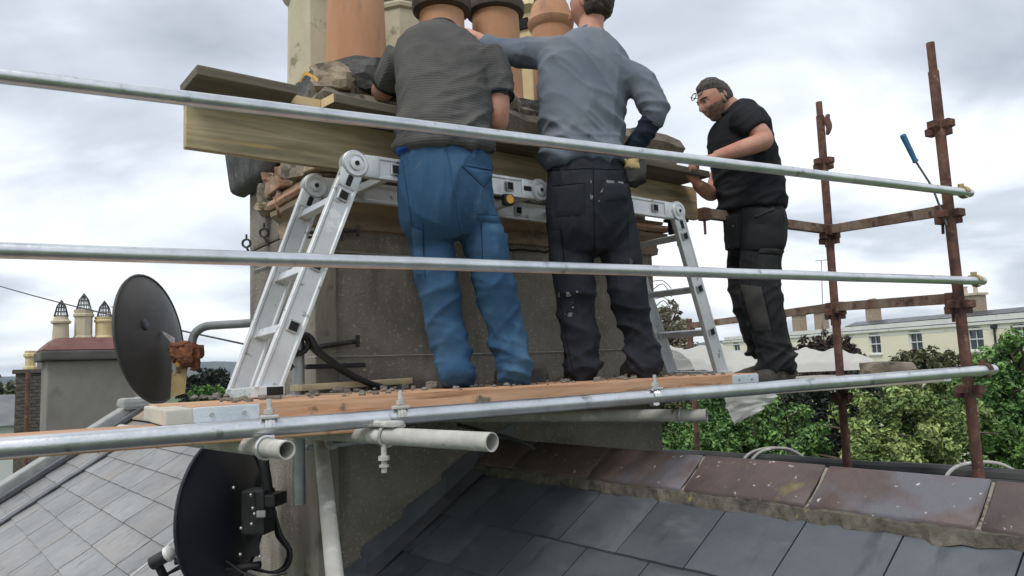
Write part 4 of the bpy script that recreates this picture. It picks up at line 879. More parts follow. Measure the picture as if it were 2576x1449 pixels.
for (p, q2) in ((hA, hM), (hM, hC), (hB, hN), (hN, hD)):
    stile(p+E1*0.07, q2-E1*0.07, holes=(0.13, 0.87))
for k in range(5):
    p = hA+E1*(0.18+0.35*k); q2 = hB+E1*(0.18+0.35*k); x = (q2-p).normalized(); B().box(((q2-p).length/2, 0, 0), ((q2-p).length, 0.032, 0.030)).build('rung', 'aluminium', lad, frame(x, UP.cross(x).normalized(), UP, p), bevel=0.004)
def hinge(p, d_in, d_out, front=True):
    M = frame(E1, UP, -N1, p)                      # local z towards the camera side
    b = B(); b.lathe([(0.048, -0.019), (0.052, -0.015), (0.052, 0.015), (0.048, 0.019)], 26, M); h = b.build('hinge', 'hinge_metal', lad, smooth=True, angle=30)
    B().lathe([(0.046, 0.0195), (0.044, 0.024), (0.033, 0.024), (0.033, 0.020)], 24, M).build('hinge_ring', 'aluminium', h, smooth=True, angle=30)
    B().lathe([(0.024, 0.020), (0.024, 0.028), (0.010, 0.030), (0.009, 0.026)], 18, M).build('hinge_pin', 'aluminium', h, smooth=True, angle=30)
    B().lathe([(0.008, 0.0205), (0.008, 0.031)], 10, M).build('pin_hole', 'dark_hole', h)
    for dd_ in (d_in, d_out):
        x = dd_.normalized(); Mx = frame(x, N1, x.cross(N1), p)
        B().box((0.045, 0, 0), (0.11, 0.034, 0.086)).build('hinge_cheek', 'aluminium', h, Mx, bevel=0.012, smooth=True)
    x = d_in.normalized(); Mx = frame(x, N1, x.cross(N1), p)
    B().box((0.070, -0.0185, 0), (0.040, 0.006, 0.020)).build('lock_slot', 'dark_hole', h, Mx, bevel=0.002, segs=1)
hinge(hA, fA-hA, E1); hinge(hB, fB-hB, E1); hinge(hC, fC-hC, -E1); hinge(hD, fD-hD, -E1); hinge(hM, -E1, E1); hinge(hN, -E1, E1)
x = (fA-fB).normalized(); p0 = fB-x*0.07; Lb = (fA-fB).length+0.16; Mx = fr_dir(p0, x)
b = B(); b.box((Lb/2, 0, 0), (Lb, 0.062, 0.036)); fb2 = b.build('foot_bar', 'aluminium', lad, Mx, bevel=0.004); B().box((Lb+0.0005, 0, 0), (0.002, 0.052, 0.027)).build('tube_end', 'dark_hole', fb2, Mx)
x = (fC-fD).normalized(); p0 = fD-x*0.05; Lb = (fC-fD).length+0.10; Mx = fr_dir(p0, x); B().box((Lb/2, 0, 0.0), (Lb, 0.062, 0.036)).build('foot_bar', 'aluminium', lad, Mx, bevel=0.004)
#@@SCAFFOLD
# ================================================================== SCAFFOLD
tL, tR = PZ(0, 190, 0.745), PZ(2441, 486, 0.745); SDIR = (tR-tL).normalized(); SN = V((-SDIR.y, SDIR.x, 0))
mL, mR = PZ(0, 630, 0.315), PZ(2473, 707, 0.315)
lL, lR = PL(0, 1128, tL, SN), PL(2499, 930, tL, SN)
def pipe(name, a, b_, r, mt, label, cat, group=None, seg=20, wall=0.0035, ext=0.0):
    a, b_ = V(a), V(b_); d = (b_-a).normalized(); a = a-d*ext
    M, L = tubeM(a, b_); n = 24
    b = B(); b.tube([V((L*i/n, 0.0012*noise.noise(V((i*0.7, 3, 0))), 0.0012*noise.noise(V((i*0.6, 9, 0))))) for i in range(n+1)], r, seg, rin=wall)
    o = b.build(name, mt, None, M, smooth=True, angle=40); tag(o, label, cat, group)
    return o
pipe('guard_rail', tL, tR, 0.0202, 'galvanised', 'upper galvanised guard rail tube crossing in front of the men at chest height', 'rail', ext=0.7)
pipe('guard_rail', mL, mR, 0.0202, 'galvanised', 'middle galvanised guard rail tube crossing the men at knee height', 'rail', ext=0.7)
pipe('ledger_tube', lL, lR, 0.0245, 'galvanised', 'lowest galvanised ledger tube along the edge of the board deck', 'tube', ext=0.7)
# transoms under the deck, open ends towards the viewer
trs = [((722, 1132), (600, 1118), -0.196, 'pale_tube', 'pale scaffold tube poking out under the deck above the dark dish', 1.3),
       ((1238, 1112), (990, 1098), -0.190, 'pale_tube', 'mottled pale scaffold tube with a dented open end under the deck', 1.6),
       ((1778, 1045), (1560, 1046), -0.222, 'pale_tube', 'grey scaffold tube ending near the hanging plastic corner', 1.7)]
TE = []
for (e_, q2, z, mt, lab, L) in trs:
    a, c_ = PZ(*e_, z), PZ(*q2, z); d = (c_-a).normalized(); far = a+d*L
    while (far-CO).dot(N1) > -0.03 and -0.1 < (far-CO).dot(E1) < SW+0.1 and L > 0.4: L -= 0.05; far = a+d*L
    tt = pipe('transom_tube', a, far, 0.0242, mt, lab, 'tube', 'tubes under the deck', seg=28); TE.append((a, d))
    B().tube([V((0.10, 0, 0)), V((0.11, 0, 0))], 0.0205, 20).build('shade_plug', 'soot_and_shade', tt, tubeM(a, far)[0])  # dark disc added for the shade inside the open tube end
    b = B()
# leaning prop under the deck
pa, pb = P(806, 1102, 2.62), P(842, 1449, 2.05); pd_ = (pb-pa)
pipe('prop_tube', pa, pa+pd_*1.9, 0.0242, 'pale_tube', 'grey prop tube leaning down from the deck in front of the chimney', 'tube')
def coupler(p, axis, side, label, mt='bright_bolt', stud=0.05, group='scaffold couplers', r=0.0245):
    t = thing('coupler', label, 'coupler', p, group); x = V(axis).normalized(); y = UP.cross(x).normalized(); z = x.cross(y); M = frame(x, y, z, p)
    b = B()
    b.tube([M @ V((0, (r+0.0045)*math.cos(a), (r+0.0045)*math.sin(a))) for a in [R_(-120+300*i/14) for i in range(15)]], 0.0065, 7); b.v = [p_+x*0 for p_ in b.v]
    for s in (-0.008, 0.008): b.tube([M @ V((s, (r+0.004)*math.cos(a), (r+0.004)*math.sin(a))) for a in [R_(-120+300*i/14) for i in range(15)]], 0.0055, 7)
    b.build('band', mt, t, smooth=True)
    B().lathe([(0.0065, -0.01), (0.0065, stud)], 8, M @ Matrix.Translation((0, side*0.012, r+0.002))).build('bolt', mt, t)
    B().lathe([(0.014, 0), (0.014, 0.012)], 6, M @ Matrix.Translation((0, side*0.012, r+0.012))).build('nut', mt, t)
    b = B(); b.box((0, side*0.012, r+0.004), (0.045, 0.034, 0.010)); b.build('flap', mt, t, M, bevel=0.003)
    return t
def on_ledger(px, py): return PL(px, py, tL, SN)
lab3 = ('bright coupler on the ledger over the tube beside the dark dish', 'coupler on the ledger over the dented open tube', 'coupler on the ledger below the black-trousered man’s feet')
for (px, py), lb, e_ in zip(((676, 1086), (1006, 1066), (1645, 1013)), ('small bright coupler on the ledger over the tube beside the dark dish', 'grey coupler on the ledger above the dented open tube', 'bright coupler on the ledger over the tube by the hanging plastic'), TE):
    p = on_ledger(px, py); s = ((p-lL).dot((lR-lL).normalized())); p = lL+(lR-lL).normalized()*s; t = coupler(p, lR-lL, -1, lb, 'bright_bolt' if px != 1006 else 'pale_tube')
    a, d = e_; s2 = (p-a).dot(d); q2 = a+d*max(0.06, s2-0.02); x = d; y = UP.cross(x).normalized(); M = frame(x, y, x.cross(y), q2)
    b = B(); b.tube([M @ V((0, 0.029*math.cos(a_), 0.029*math.sin(a_))) for a_ in [R_(360*i/20) for i in range(21)]], 0.005, 6, cap=False); b.build('lower_band', 'bright_bolt' if px != 1006 else 'pale_tube', t, smooth=True)
    if px == 1006:
        b = B(); b.lathe([(0.008, -0.10), (0.008, -0.02)], 8, M @ Matrix.Translation((0, 0.012, 0))); b.lathe([(0.016, -0.066), (0.016, -0.054)], 6, M @ Matrix.Translation((0, 0.012, 0))); b.lathe([(0.014, -0.085), (0.014, -0.078)], 6, M @ Matrix.Translation((0, 0.012, 0))); b.build('hanging_bolt', 'pale_tube', t)
        b = B(); b.box((0.0, 0.0, 0.035), (0.10, 0.05, 0.016)); b.build('swivel_plate', 'pale_tube', t, M, bevel=0.005)
# a coupler hanging under the deck near the prop
p = P(835, 1105, 2.5); coupler(p, E1, 1, 'rough grey coupler at the head of the leaning prop', 'pale_tube', 0.02)
# rusty standards
Y1 = tR.y+0.03
def post(px0, py0, px1, py1, Y, label, cups, spig, zend):
    a, c_ = P(px0, py0, Y), P(px1, py1, Y); d = (a-c_).normalized(); t0 = (zend-c_.z)/d.z; bot = c_+d*t0
    t = thing('scaffold_post', label, 'post', bot, 'rusty scaffold posts')
    sp0 = P(*spig, Y); sp0 = a+d*((sp0-a).dot(d))
    def wob(p, q2, n=14): return [p.lerp(q2, i/n) for i in range(n+1)]
    B().tube(wob(bot, sp0), 0.0245, 18).build('tube', 'rust', t, smooth=True)
    B().tube([sp0-d*0.01, a], 0.0195, 16, rin=0.003).build('spigot', 'rust', t, smooth=True)
    for cy in cups:
        s = P(px0+(px1-px0)*(cy-py0)/(py1-py0), cy, Y); s = a+d*((s-a).dot(d))
        M = frame(SDIR, SN, UP, s)
        b = B()
        for k, dr in enumerate(((1, 0), (-1, 0), (0, 1), (0, -1))):
            x = V((dr[0], dr[1], 0)); y = V((-dr[1], dr[0], 0)); c0 = x*0.040
            dz = 0.012 if k % 2 else -0.012
            for sg in (-1, 1):
                b.hexa([c0-x*0.018+y*sg*0.010+UP*(dz-0.020), c0+x*0.018+y*sg*0.020+UP*(dz-0.020), c0+x*0.018+y*sg*0.025+UP*(dz-0.020), c0-x*0.018+y*sg*0.016+UP*(dz-0.020),
                        c0-x*0.018+y*sg*0.010+UP*(dz+0.020), c0+x*0.018+y*sg*0.020+UP*(dz+0.020), c0+x*0.018+y*sg*0.025+UP*(dz+0.020), c0-x*0.018+y*sg*0.016+UP*(dz+0.020)])
            b.box(c0+x*0.020+UP*dz, (0.010 if dr[0] else 0.05, 0.010 if dr[1] else 0.05, 0.036))
        b.build('v_pressing', 'rust', t, M, bevel=0.002, segs=1)
    return t, a, c_, d
p1, p1a, p1b, p1d = post(2340, 108, 2463, 1205, Y1, 'taller rusty scaffold post where the guard rails end', (322, 545, 772, 985), (2348, 180), -2.4)
Y2 = 4.62
p2, p2a, p2b, p2d = post(2060, 257, 2132, 1180, Y2, 'shorter rusty scaffold post behind the man in black', (412, 600, 790, 1000), (2064, 292), -2.6)
def on_post(a, c_, py, Y, px0, py0, px1, py1): return P(px0+(px1-px0)*(py-py0)/(py1-py0), py, Y)
# captive wedge hooked on the second post
b = B(); w0 = P(2078, 300, Y2-0.03); b.tube(curve_pts([w0+V((0.02, 0, 0.03)), w0+V((0.005, 0, 0.0)), w0+V((0.015, 0, -0.05)), w0+V((0.0, 0, -0.10))], 4), [0.010+0.012*math.sin(math.pi*i/12) for i in range(13)], 8); b.build('wedge', 'rust', p2, smooth=True)
# rusty beams
def beam(a, b_, label, end=True):
    M, L = tubeM(a, b_); t = thing('scaffold_transom', label, 'beam', a, 'rusty beams between the scaffold posts')
    b = B(); b.prism([(-0.022, -0.026), (0.022, -0.026), (0.022, -0.020), (-0.016, -0.020), (-0.016, 0.020), (0.022, 0.020), (0.022, 0.026), (-0.022, 0.026)], 0.06, L-0.06, M @ Matrix(((0, 0, 1, 0), (1, 0, 0, 0), (0, 1, 0, 0), (0, 0, 0, 1)))); b.build('web', 'rusty_beam', t)
    for x in (0.045, L-0.045):
        B().box((x, 0, -0.005), (0.05, 0.05, 0.07)).build('end_casting', 'rust', t, M, bevel=0.006)
        B().box((x, 0, -0.06), (0.012, 0.012, 0.11)).build('wedge', 'rust', t, M, bevel=0.002, segs=1)
    return t
q1 = on_post(0, 0, 528, Y1, 2340, 108, 2463, 1205); q2 = on_post(0, 0, 578, Y2, 2060, 257, 2132, 1180); beam(q2, q1, 'upper rusty beam joining the two scaffold posts')
q3 = on_post(0, 0, 750, Y1, 2340, 108, 2463, 1205); q4 = on_post(0, 0, 772, Y2, 2060, 257, 2132, 1180); beam(q4, q3, 'lower rusty beam joining the two scaffold posts')
dq = (q4-q3); dq.z = 0; dq.normalize(); 
q5 = q4+dq*1.0
for k in range(60):
    q5 = q4+dq*(0.5+0.1*k)
    rr = q5; X = 1288+FPX*rr.dot(cR)/rr.dot(cF)
    if X < 1745: break
q5 = PL(1735, 820, q5, V((0, 1, 0)))
beam(q5, q4, 'lower rusty beam running back behind the man in black')
b = B(); ztop = P(1735, 802, q5.y).z; b.tube([V((q5.x, q5.y, -2.6)), V((q5.x, q5.y, ztop))], 0.0245, 14); p3 = b.build('scaffold_post', 'rust', smooth=True); tag(p3, 'short dark rusty post end behind the ladder rungs', 'post', 'rusty scaffold posts')
q6 = PZ(1757, 535, q2.z+0.0); beam(q6, q2, 'rusty beam from the shorter post back to the chimney end')
# rail end clips
for p_, lb in ((tR-SDIR*0.05, 'brassy coupler holding the upper guard rail to the taller post'), (mR-SDIR*0.05, 'brassy coupler holding the middle guard rail to the taller post'), (lR-SDIR*0.06, 'rusty coupler holding the ledger to the taller post')):
    coupler(p_, SDIR, 1, lb, 'brass' if 'brassy' in lb else 'rust', 0.015, r=0.0205 if 'brassy' in lb else 0.0245)
# spanner bar with blue grip
ha, hb, hc = P(2270, 338, Y1-0.02), P(2301, 402, Y1-0.02), P(2345, 470, Y1+0.01); he = P(2382, 566, Y1-0.015)
pg = thing('podger_bar', 'thin steel bar with a blue grip wedged behind the upper guard rail', 'tool', he)
b = B(); b.tube(curve_pts([ha, ha.lerp(hb, 0.2), ha.lerp(hb, 0.8), hb, hb.lerp(hc, 0.08)], 4), [0.009, 0.0135, 0.0145, 0.0145, 0.014, 0.0135, 0.013, 0.013, 0.0125, 0.012, 0.012, 0.012, 0.012, 0.014, 0.0145, 0.014, 0.009], 12); b.build('grip', 'blue_grip', pg, smooth=True)
b = B(); b.tube([hb, hc, he], 0.0052, 8); b.build('rod', 'steel_rod', pg, smooth=True)

# ------------------------------------------------------------------ deck boards
TB = 0.05
dA, dB = PZ(490, 1022, -0.08), PZ(1905, 938, -0.08); dd_ = (dB-dA).normalized(); dn = V((-dd_.y, dd_.x, 0)); DL = (dB-dA).length
def deck_board(o, L, wdt, label, mt='pine', ends=(1, 1), th=TB, ztop=None, d=dd_, group='boards of the scaffold deck', band=0.17, paint=0.0):
    M = fr_dir(o, d); t = thing('scaffold_board', label, 'board', o+d*L/2, group)
    b = B(); b.box((L/2, wdt/2, -th/2), (L, wdt, th)); tm = b.build('timber', mt, t, M, bevel=0.004)
    for e_, x in zip(ends, (0, L)):
        if e_:
            s = 1 if x == 0 else -1
            if band:
                b = B(); xb = x+s*band/2; b.box((xb, wdt/2, -th/2), (band, wdt+0.005, th-0.006)); b.box((x-s*0.0012, wdt/2, -th/2), (0.003, wdt+0.004, th-0.010)); b.build('end_band', 'end_band', t, M, bevel=0.003)
                for k in (0.25, 0.75): B().lathe([(0.006, 0), (0.006, 0.003)], 8, M @ Matrix.Translation((x+s*band*k, -0.0028, -th/2)) @ Matrix.Rotation(R_(90), 4, 'X')).build('nail', 'hinge_metal', t)
    return t
deck_board(dA, DL, 0.225, 'front orange pine board of the deck with silver end bands')
deck_board(dA+dn*0.230-dd_*0.05-UP*0.002, DL-0.1, 0.225, 'second deck board back from the front edge, strewn with rubble', ends=(0, 0))
b = B()
M = fr_dir(dA+dn*0.002, dd_)
tb = B().box((-0.035, 0.20, -TB/2-0.002), (0.07, 0.38, TB-0.006)).build('end_block', 'board_end_paint', None, M, bevel=0.005, rough=0.002); tag(tb, 'pale painted offcut butted against the banded end of the front board', 'offcut')
for k in range(2, 4):
    deck_board(dA+dn*0.230*k+dd_*(0.12+0.1*k)-UP*0.003*k, DL-0.2, 0.225, 'third deck board, under the ladder feet' if k == 2 else 'fourth deck board, running close along the chimney face', 'weathered_board', ends=(0, 0))
# lower board at the left that carries the lapped end
a2, b2 = PL(-60, 1092, tL+SN*0.10, SN), PL(660, 1056, tL+SN*0.10, SN); z2 = dA.z-TB-0.003
a2 = V((a2.x, a2.y, z2)); b2 = V((b2.x, b2.y, z2)); d2 = (b2-a2).normalized(); deck_board(a2-d2*0.5-V((-d2.y, d2.x, 0))*0.03, (b2-a2).length+0.8, 0.225, 'lower pine board passing under the lapped deck end', d=d2, ends=(0, 0))
# pale strips between ledger and boards
s0, s1 = PL(760, 1062, tL+SN*0.06, SN), PL(1280, 1015, tL+SN*0.06, SN); M, L = tubeM(s0, s1)
pl_ = B().box((L/2, 0.06, -0.015), (L, 0.10, 0.03)).build('packing_strip', 'weathered_board', None, M, bevel=0.003); tag(pl_, 'thin grey packing strip between the ledger and the front board', 'strip')
s0, s1 = PL(1500, 1003, tL+SN*0.08, SN), PL(1880, 975, tL+SN*0.08, SN); M, L = tubeM(s0, s1)
pl_ = B().box((L/2, 0.06, -0.012), (L, 0.10, 0.024)).build('packing_strip', 'weathered_board', None, M, bevel=0.003); tag(pl_, 'short grey packing strip under the outer end of the front board', 'strip')
# batten at the foot of the chimney
ba, bb = PL(757, 968, C(0, -0.16, 0), N1), PL(1118, 946, C(0, -0.06, 0), N1); M, L = tubeM(ba, bb)
bt = B().box((L/2, 0.04, -0.012), (L, 0.09, 0.024)).build('batten', 'treated_timber', None, M, bevel=0.003); tag(bt, 'thin greenish batten lying along the foot of the chimney', 'batten')
# return deck at the outer end
ra, rb_ = PZ(1880, 998, -0.205), PZ(2392, 961, -0.205); dr_ = (rb_-ra).normalized(); rn = V((-dr_.y, dr_.x, 0)); RL = (rb_-ra).length
for k in range(4):
    deck_board(ra+rn*0.232*k-dr_*(0.15+0.04*k)+UP*(0.047), RL+0.15+0.03*k, 0.225, ('pale outer board of the lower return deck', 'second board of the lower return deck under the boots', 'third board of the lower return deck under the plastic', 'innermost board of the lower return deck beneath the crumpled plastic')[k], 'weathered_board', ends=(0, 1 if k == 0 else 0), th=0.045, d=dr_, band=0.06, group='boards of the return deck')
# stone block
q_ = PZ(2252, 946, -0.157); b = B(); rock(b, q_+UP*0.038+rn*0.05, (0.23, 0.16, 0.08), 77, None, 0.10); sb = b.build('stone_block', 'crown_stone', smooth=True, angle=30); tag(sb, 'rough brown stone block left on the return deck beside the plastic', 'stone')
# rubble on the deck
rr_ = random.Random(9)
rub = thing('rubble', 'small mortar rubble and grit scattered on the deck round the boots', 'rubble', dA+dd_*1.2+dn*0.2); rub['kind'] = 'stuff'
b = B()
for i in range(240):
    s = rr_.uniform(0.004, 0.019)*(1.6 if rr_.random() < 0.08 else 1); p = dA+dd_*rr_.uniform(0.12, DL-0.1)+dn*(rr_.uniform(0.01, 0.8)**1.0); rock(b, p+UP*s*0.3, (s*1.4, s, s), i, None, 0.2) if i < 60 else b.ball(p+UP*s*0.25, (s*0.7, s*0.6, s*0.45), 6, 4)
b.build('rubble_pieces', 'rubble', rub)['kind'] = 'stuff'
for i, px in enumerate((1425, 1390, 1460, 760)):
    q_ = PZ(px, 985 if px == 760 else 962, -0.082); b = B(); rock(b, q_+UP*0.02+dn*0.3, (0.10-0.01*i, 0.08, 0.06), 500+i); r_ = b.build('mortar_lump', 'dark_cement' if i < 3 else 'loose_stone', smooth=True, angle=25); tag(r_, ('biggest dark mortar lump on the deck between the two men', 'middling dark mortar lump on the deck beside the blue trouser leg', 'small dark mortar lump against the black trouser leg')[i] if i < 3 else ('pale stone chip on the deck by the ladder foot' if px == 760 else 'flat stone chip near the outer ladder leg'), 'rubble', 'mortar lumps on the deck' if i < 3 else None)

# ------------------------------------------------------------------ crumpled plastic sheet
def sheet_pt(u, v):
    p = PZ(1745, 948, -0.152) + (PZ(2205, 930, -0.152)-PZ(1745, 948, -0.152))*u + rn*(v*0.85-0.02)
    hgt = 0.045+0.15*math.sin(math.pi*min(1, v*1.1))*(0.55+0.45*math.sin(u*5.2+0.6))
    h = hgt*(1+0.5*noise.noise(V((u*5, v*4, 1))))+0.06*(0.42-abs(noise.noise(V((u*4+v*2.5, v*2.5-u*3, 2)))))+0.03*(0.4-abs(noise.noise(V((u*8-v*4, v*5+u*5, 5)))))+0.006*noise.noise(V((u*22+v*9, v*14, 7)))
    if v < 0.06: h *= v/0.06
    if u < 0.08: h += 0.05
    if u > 0.85: h += 0.12*(u-0.85)/0.15*v
    return p+UP*max(0.004, h)
b = B(); nu, nv = 120, 44
b.add([sheet_pt(i/nu, j/nv) for i in range(nu+1) for j in range(nv+1)], [(i*(nv+1)+j, (i+1)*(nv+1)+j, (i+1)*(nv+1)+j+1, i*(nv+1)+j+1) for i in range(nu) for j in range(nv)])
shp = thing('plastic_sheet', 'crumpled translucent plastic sheet draped over the return deck, one corner hanging below', 'plastic sheet', PZ(1990, 950, -0.157)); b.build('crumpled_sheet', 'plastic_sheet', shp, smooth=True, angle=60)
h0, h1, h2, h3 = PL(1822, 1004, ra-rn*0.02, rn), PL(1958, 992, ra-rn*0.02, rn), PL(1846, 1072, ra-rn*0.03, rn), PL(1950, 1010, ra-rn*0.02, rn)
b = B(); n = 12; vs = []
for i in range(n+1):
    for j in range(n+1):
        u, v = i/n, j/n; top = h0.lerp(h1, u); bot = h2.lerp(h3, u**0.8); p = top.lerp(bot, v)+rn*(0.02*noise.noise(V((u*6, v*5, 0)))+0.012*math.sin(u*9)*v); vs.append(p+UP*(0.03 if v == 0 else 0))
b.add(vs, [(i*(n+1)+j, (i+1)*(n+1)+j, (i+1)*(n+1)+j+1, i*(n+1)+j+1) for i in range(n) for j in range(n)]); b.build('hanging_corner', 'plastic_sheet', shp, smooth=True, angle=80)

# ================================================================== SATELLITE DISHES
def dish(name, label, c, nrm, rx, rz, depth, mt, rimmt):
    f = V(nrm).normalized(); x = UP.cross(f).normalized(); y = f.cross(x); M = frame(x, y, f, c)      # z = front
    t = thing(name, label, 'satellite dish', c-UP*rz)
    b = B(); nr, na = 9, 44; vs = []; fs_ = []
    for side in (0, 1):
        for i in range(nr+1):
            r_ = i/nr
            for j in range(na):
                a = 2*math.pi*j/na; vs.append(V((rx*r_*math.cos(a), rz*r_*math.sin(a), depth*(r_*r_-1)-(0.004 if side else 0))))
    k = (nr+1)*na
    for i in range(nr):
        for j in range(na):
            q4 = [i*na+j, i*na+(j+1) % na, (i+1)*na+(j+1) % na, (i+1)*na+j]; fs_.append(q4[::-1] if False else q4); fs_.append([v+k for v in q4[::-1]])
    b.add([M @ v for v in vs], fs_); rf = b.build('reflector', mt, t, smooth=True, angle=60)
    b = B(); b.tube([M @ V((rx*1.005*math.cos(a), rz*1.005*math.sin(a), -0.004)) for a in [2*math.pi*j/48 for j in range(49)]], 0.0075, 7, cap=False); b.build('rim', rimmt, rf, smooth=True)
    return t, M
az = R_(-86); dn_ = V((math.sin(az), math.cos(az), -0.14))
c1 = P(378, 852, 3.98); t1, MD = dish('satellite_dish', 'large weathered dark satellite dish with a rusty mount, left of the chimney', c1, dn_, 0.325, 0.345, 0.085, 'dish_brown', 'dish_brown')
b = B(); b.ball(MD @ V((0.15, 0.055, -0.068)), (0.032, 0.032, 0.008), 14, 8, MD.to_3x3()); b.build('plug', 'dish_navy', t1, smooth=True)
YB = 3.93
b = B(); b.hexa([P(408, 832, YB), P(440, 850, YB), P(440, 872, YB), P(412, 842, YB), P(408, 832, YB+.006), P(440, 850, YB+.006), P(440, 872, YB+.006), P(412, 842, YB+.006)]); b.build('bracket_tab', 'pale_lead', t1)
b = B(); b.box((0, 0, 0), (0.035, 0.06, 0.17)); b.build('mount_plate', 'pale_lead', t1, frame(V((0.94, -0.34, 0)), V((0.34, 0.94, 0)), UP, P(446, 905, YB+0.03)), bevel=0.012, rough=0.006, rscale=20)
b = B(); b.hexa([P(432, 930, YB), P(472, 920, YB), P(465, 990, YB), P(428, 1000, YB), P(432, 930, YB+.05), P(472, 920, YB+.05), P(465, 990, YB+.05), P(428, 1000, YB+.05)]); b.build('lower_mount', 'ochre_paint', t1, rough=0.006, rscale=20)
for i, (px, py, s) in enumerate(((455, 885, 0.075), (475, 890, 0.075), (492, 885, 0.06), (485, 905, 0.055), (462, 905, 0.05), (492, 920, 0.035))):
    b = B(); rock(b, P(px, py, YB-0.03), (s, s, s*1.1), 700+i, None, 0.26); b.build('rusty_clamp', 'heavy_rust', t1)
for i, (px, py) in enumerate(((503, 872), (506, 886), (505, 900), (436, 880))):
    q_ = P(px, py, YB-0.03); b = B(); b.tube([q_-V((0.03, 0, 0)), q_], 0.006, 6); b.build('clamp_bolt', 'heavy_rust', t1)
b = B(); b.tube(curve_pts([P(484, 915, YB), P(483, 865, YB), P(492, 838, YB), P(515, 822, YB), P(550, 818, 3.9), P(600, 815, 3.86), P(640, 812, 3.78)], 7), 0.0225, 14); b.build('mount_arm', 'grey_pipe', t1, smooth=True)
c2_ = P(562, 1290, 3.05); dn2 = V((math.sin(R_(-78)), math.cos(R_(-78)), -0.02)); t2, MD2 = dish('satellite_dish', 'smaller navy satellite dish with a black mount, hung below the deck', c2_, dn2, 0.30, 0.30, 0.07, 'dish_navy', 'dish_navy')
YC = 2.98
b = B(); b.box((0, 0, 0), (0.10, 0.09, 0.17)); b.build('mount_box', 'black_steel', t2, frame(V((0.98, -0.2, 0)), V((0.2, 0.98, 0)), UP, P(650, 1285, YC)), bevel=0.010)
b = B(); b.box((0, 0, 0), (0.06, 0.10, 0.05)); b.build('mast_clamp', 'black_steel', t2, frame(V((0.98, -0.2, 0)), V((0.2, 0.98, 0)), UP, P(690, 1255, YC)), bevel=0.008)
b = B(); b.hexa([P(615, 1240, YC), P(640, 1236, YC-.05), P(655, 1400, YC-.05), P(618, 1400, YC), P(615, 1240, YC+.05), P(640, 1236, YC+.03), P(655, 1400, YC+.03), P(618, 1400, YC+.05)]); b.build('back_bracket', 'black_steel', t2, bevel=0.004)
for (px, py) in ((876, 1829), (941, 1856), (948, 1906), (954, 1927), (943, 1965), (904, 1981), (901, 2079), (975, 2087)):
    q_ = P(px/1.4907, py/1.4907, YC-0.07); B().ball(q_, 0.0065, 8, 6).build('bolt', 'bright_bolt', t2, smooth=True)
q_ = P(657, 1293, YC-0.075); B().box((0, 0, 0), (0.035, 0.01, 0.025)).build('label_plate', 'pale_lead', t2, Matrix.Translation(q_), bevel=0.003)
b = B(); b.tube(curve_pts([P(668, 1110, YC+0.02), P(664, 1160, YC), P(672, 1215, YC), P(676, 1260, YC), P(678, 1300, YC)], 6), 0.020, 12); b.build('mast_arm', 'black_steel', t2, smooth=True)
b = B(); b.tube(curve_pts([P(655, 1420, YC+0.02), P(560, 1432, YC+0.02), P(500, 1410, YC-0.02), P(440, 1412, YC-0.04)], 6), [0.014]*19, 10); b.build('feed_arm', 'black_steel', t2, smooth=True)
b = B(); b.tube([P(382, 1418, YC-0.05), P(420, 1396, YC-0.05)], 0.026, 14); ln = b.build('receiver_head', 'black_steel', t2, smooth=True, angle=40)
b = B(); b.lathe([(0.024, 0), (0.030, 0.004), (0.030, 0.020), (0.022, 0.028), (0.008, 0.031)], 18, tubeM(P(418, 1397, YC-0.05), P(438, 1385, YC-0.05))[0] @ Matrix.Rotation(R_(90), 4, 'Y')); b.build('feed_cap', 'white_plastic', ln, smooth=True)
b = B(); b.tube([P(395, 1415, YC-0.05), P(412, 1449, YC-0.03), P(425, 1480, YC)], 0.016, 10); b.build('receiver_neck', 'black_steel', ln, smooth=True)
b = B(); b.tube([P(488, 1310, YC+0.6), P(400, 1395, YC+0.75), P(330, 1450, YC+0.9)], 0.0055, 6); wl_ = b.build('white_cable', 'white_plastic', smooth=True); tag(wl_, 'thin white cable running down over the pale slates', 'cable')
cc = thing('cable_coil', 'black coaxial cables looping down beside the navy dish', 'cable', P(690, 1440, YC+0.1))
rc = random.Random(12)
for i in range(6):
    o = rc.uniform(-10, 10); pts = [(668+o*0.4, 1150), (650+o, 1240), (690, 1290+o), (705+o, 1345), (730+o*0.6, 1385), (722+o, 1425), (690+o, 1440), (640, 1432+o*0.3), (600+2*o, 1420+o*0.3)]
    b = B(); b.tube(curve_pts([P(px, py, YC+0.05+0.012*i) for px, py in pts], 6), 0.0055, 6); b.build('cable', 'black_cable', cc, smooth=True)
for i in range(3):
    o = 8*i; b = B(); b.tube(curve_pts([P(px, py, YC+0.02*i) for px, py in ((420, 1445), (450+o, 1425), (500+o, 1400+o), (560, 1408+o), (610, 1440), (660, 1455), (720, 1440))], 6), 0.0055, 6); b.build('cable', 'black_cable', cc, smooth=True)
# telephone wire crossing behind the dish
b = B(); wa, wb_ = P(-60, 702, 9.0), P(640, 871, 4.2); pts = [wa.lerp(wb_, i/14)-UP*0.10*math.sin(math.pi*i/14)*0.3 for i in range(15)]; b.tube(pts, 0.006, 5); tw = b.build('overhead_wire', 'wire', smooth=True); tag(tw, 'thin dark overhead wire passing behind the large dish', 'wire')
b = B(); b.tube(curve_pts([P(px, py, 2.9) for px, py in ((1150, 1068), (1230, 1088), (1300, 1108), (1345, 1130))], 5), 0.008, 6); b.build('slack_cable', 'black_cable', smooth=True)
tag(bpy.data.objects['slack_cable'], 'slack black cable hanging under the deck towards the ridge', 'cable')
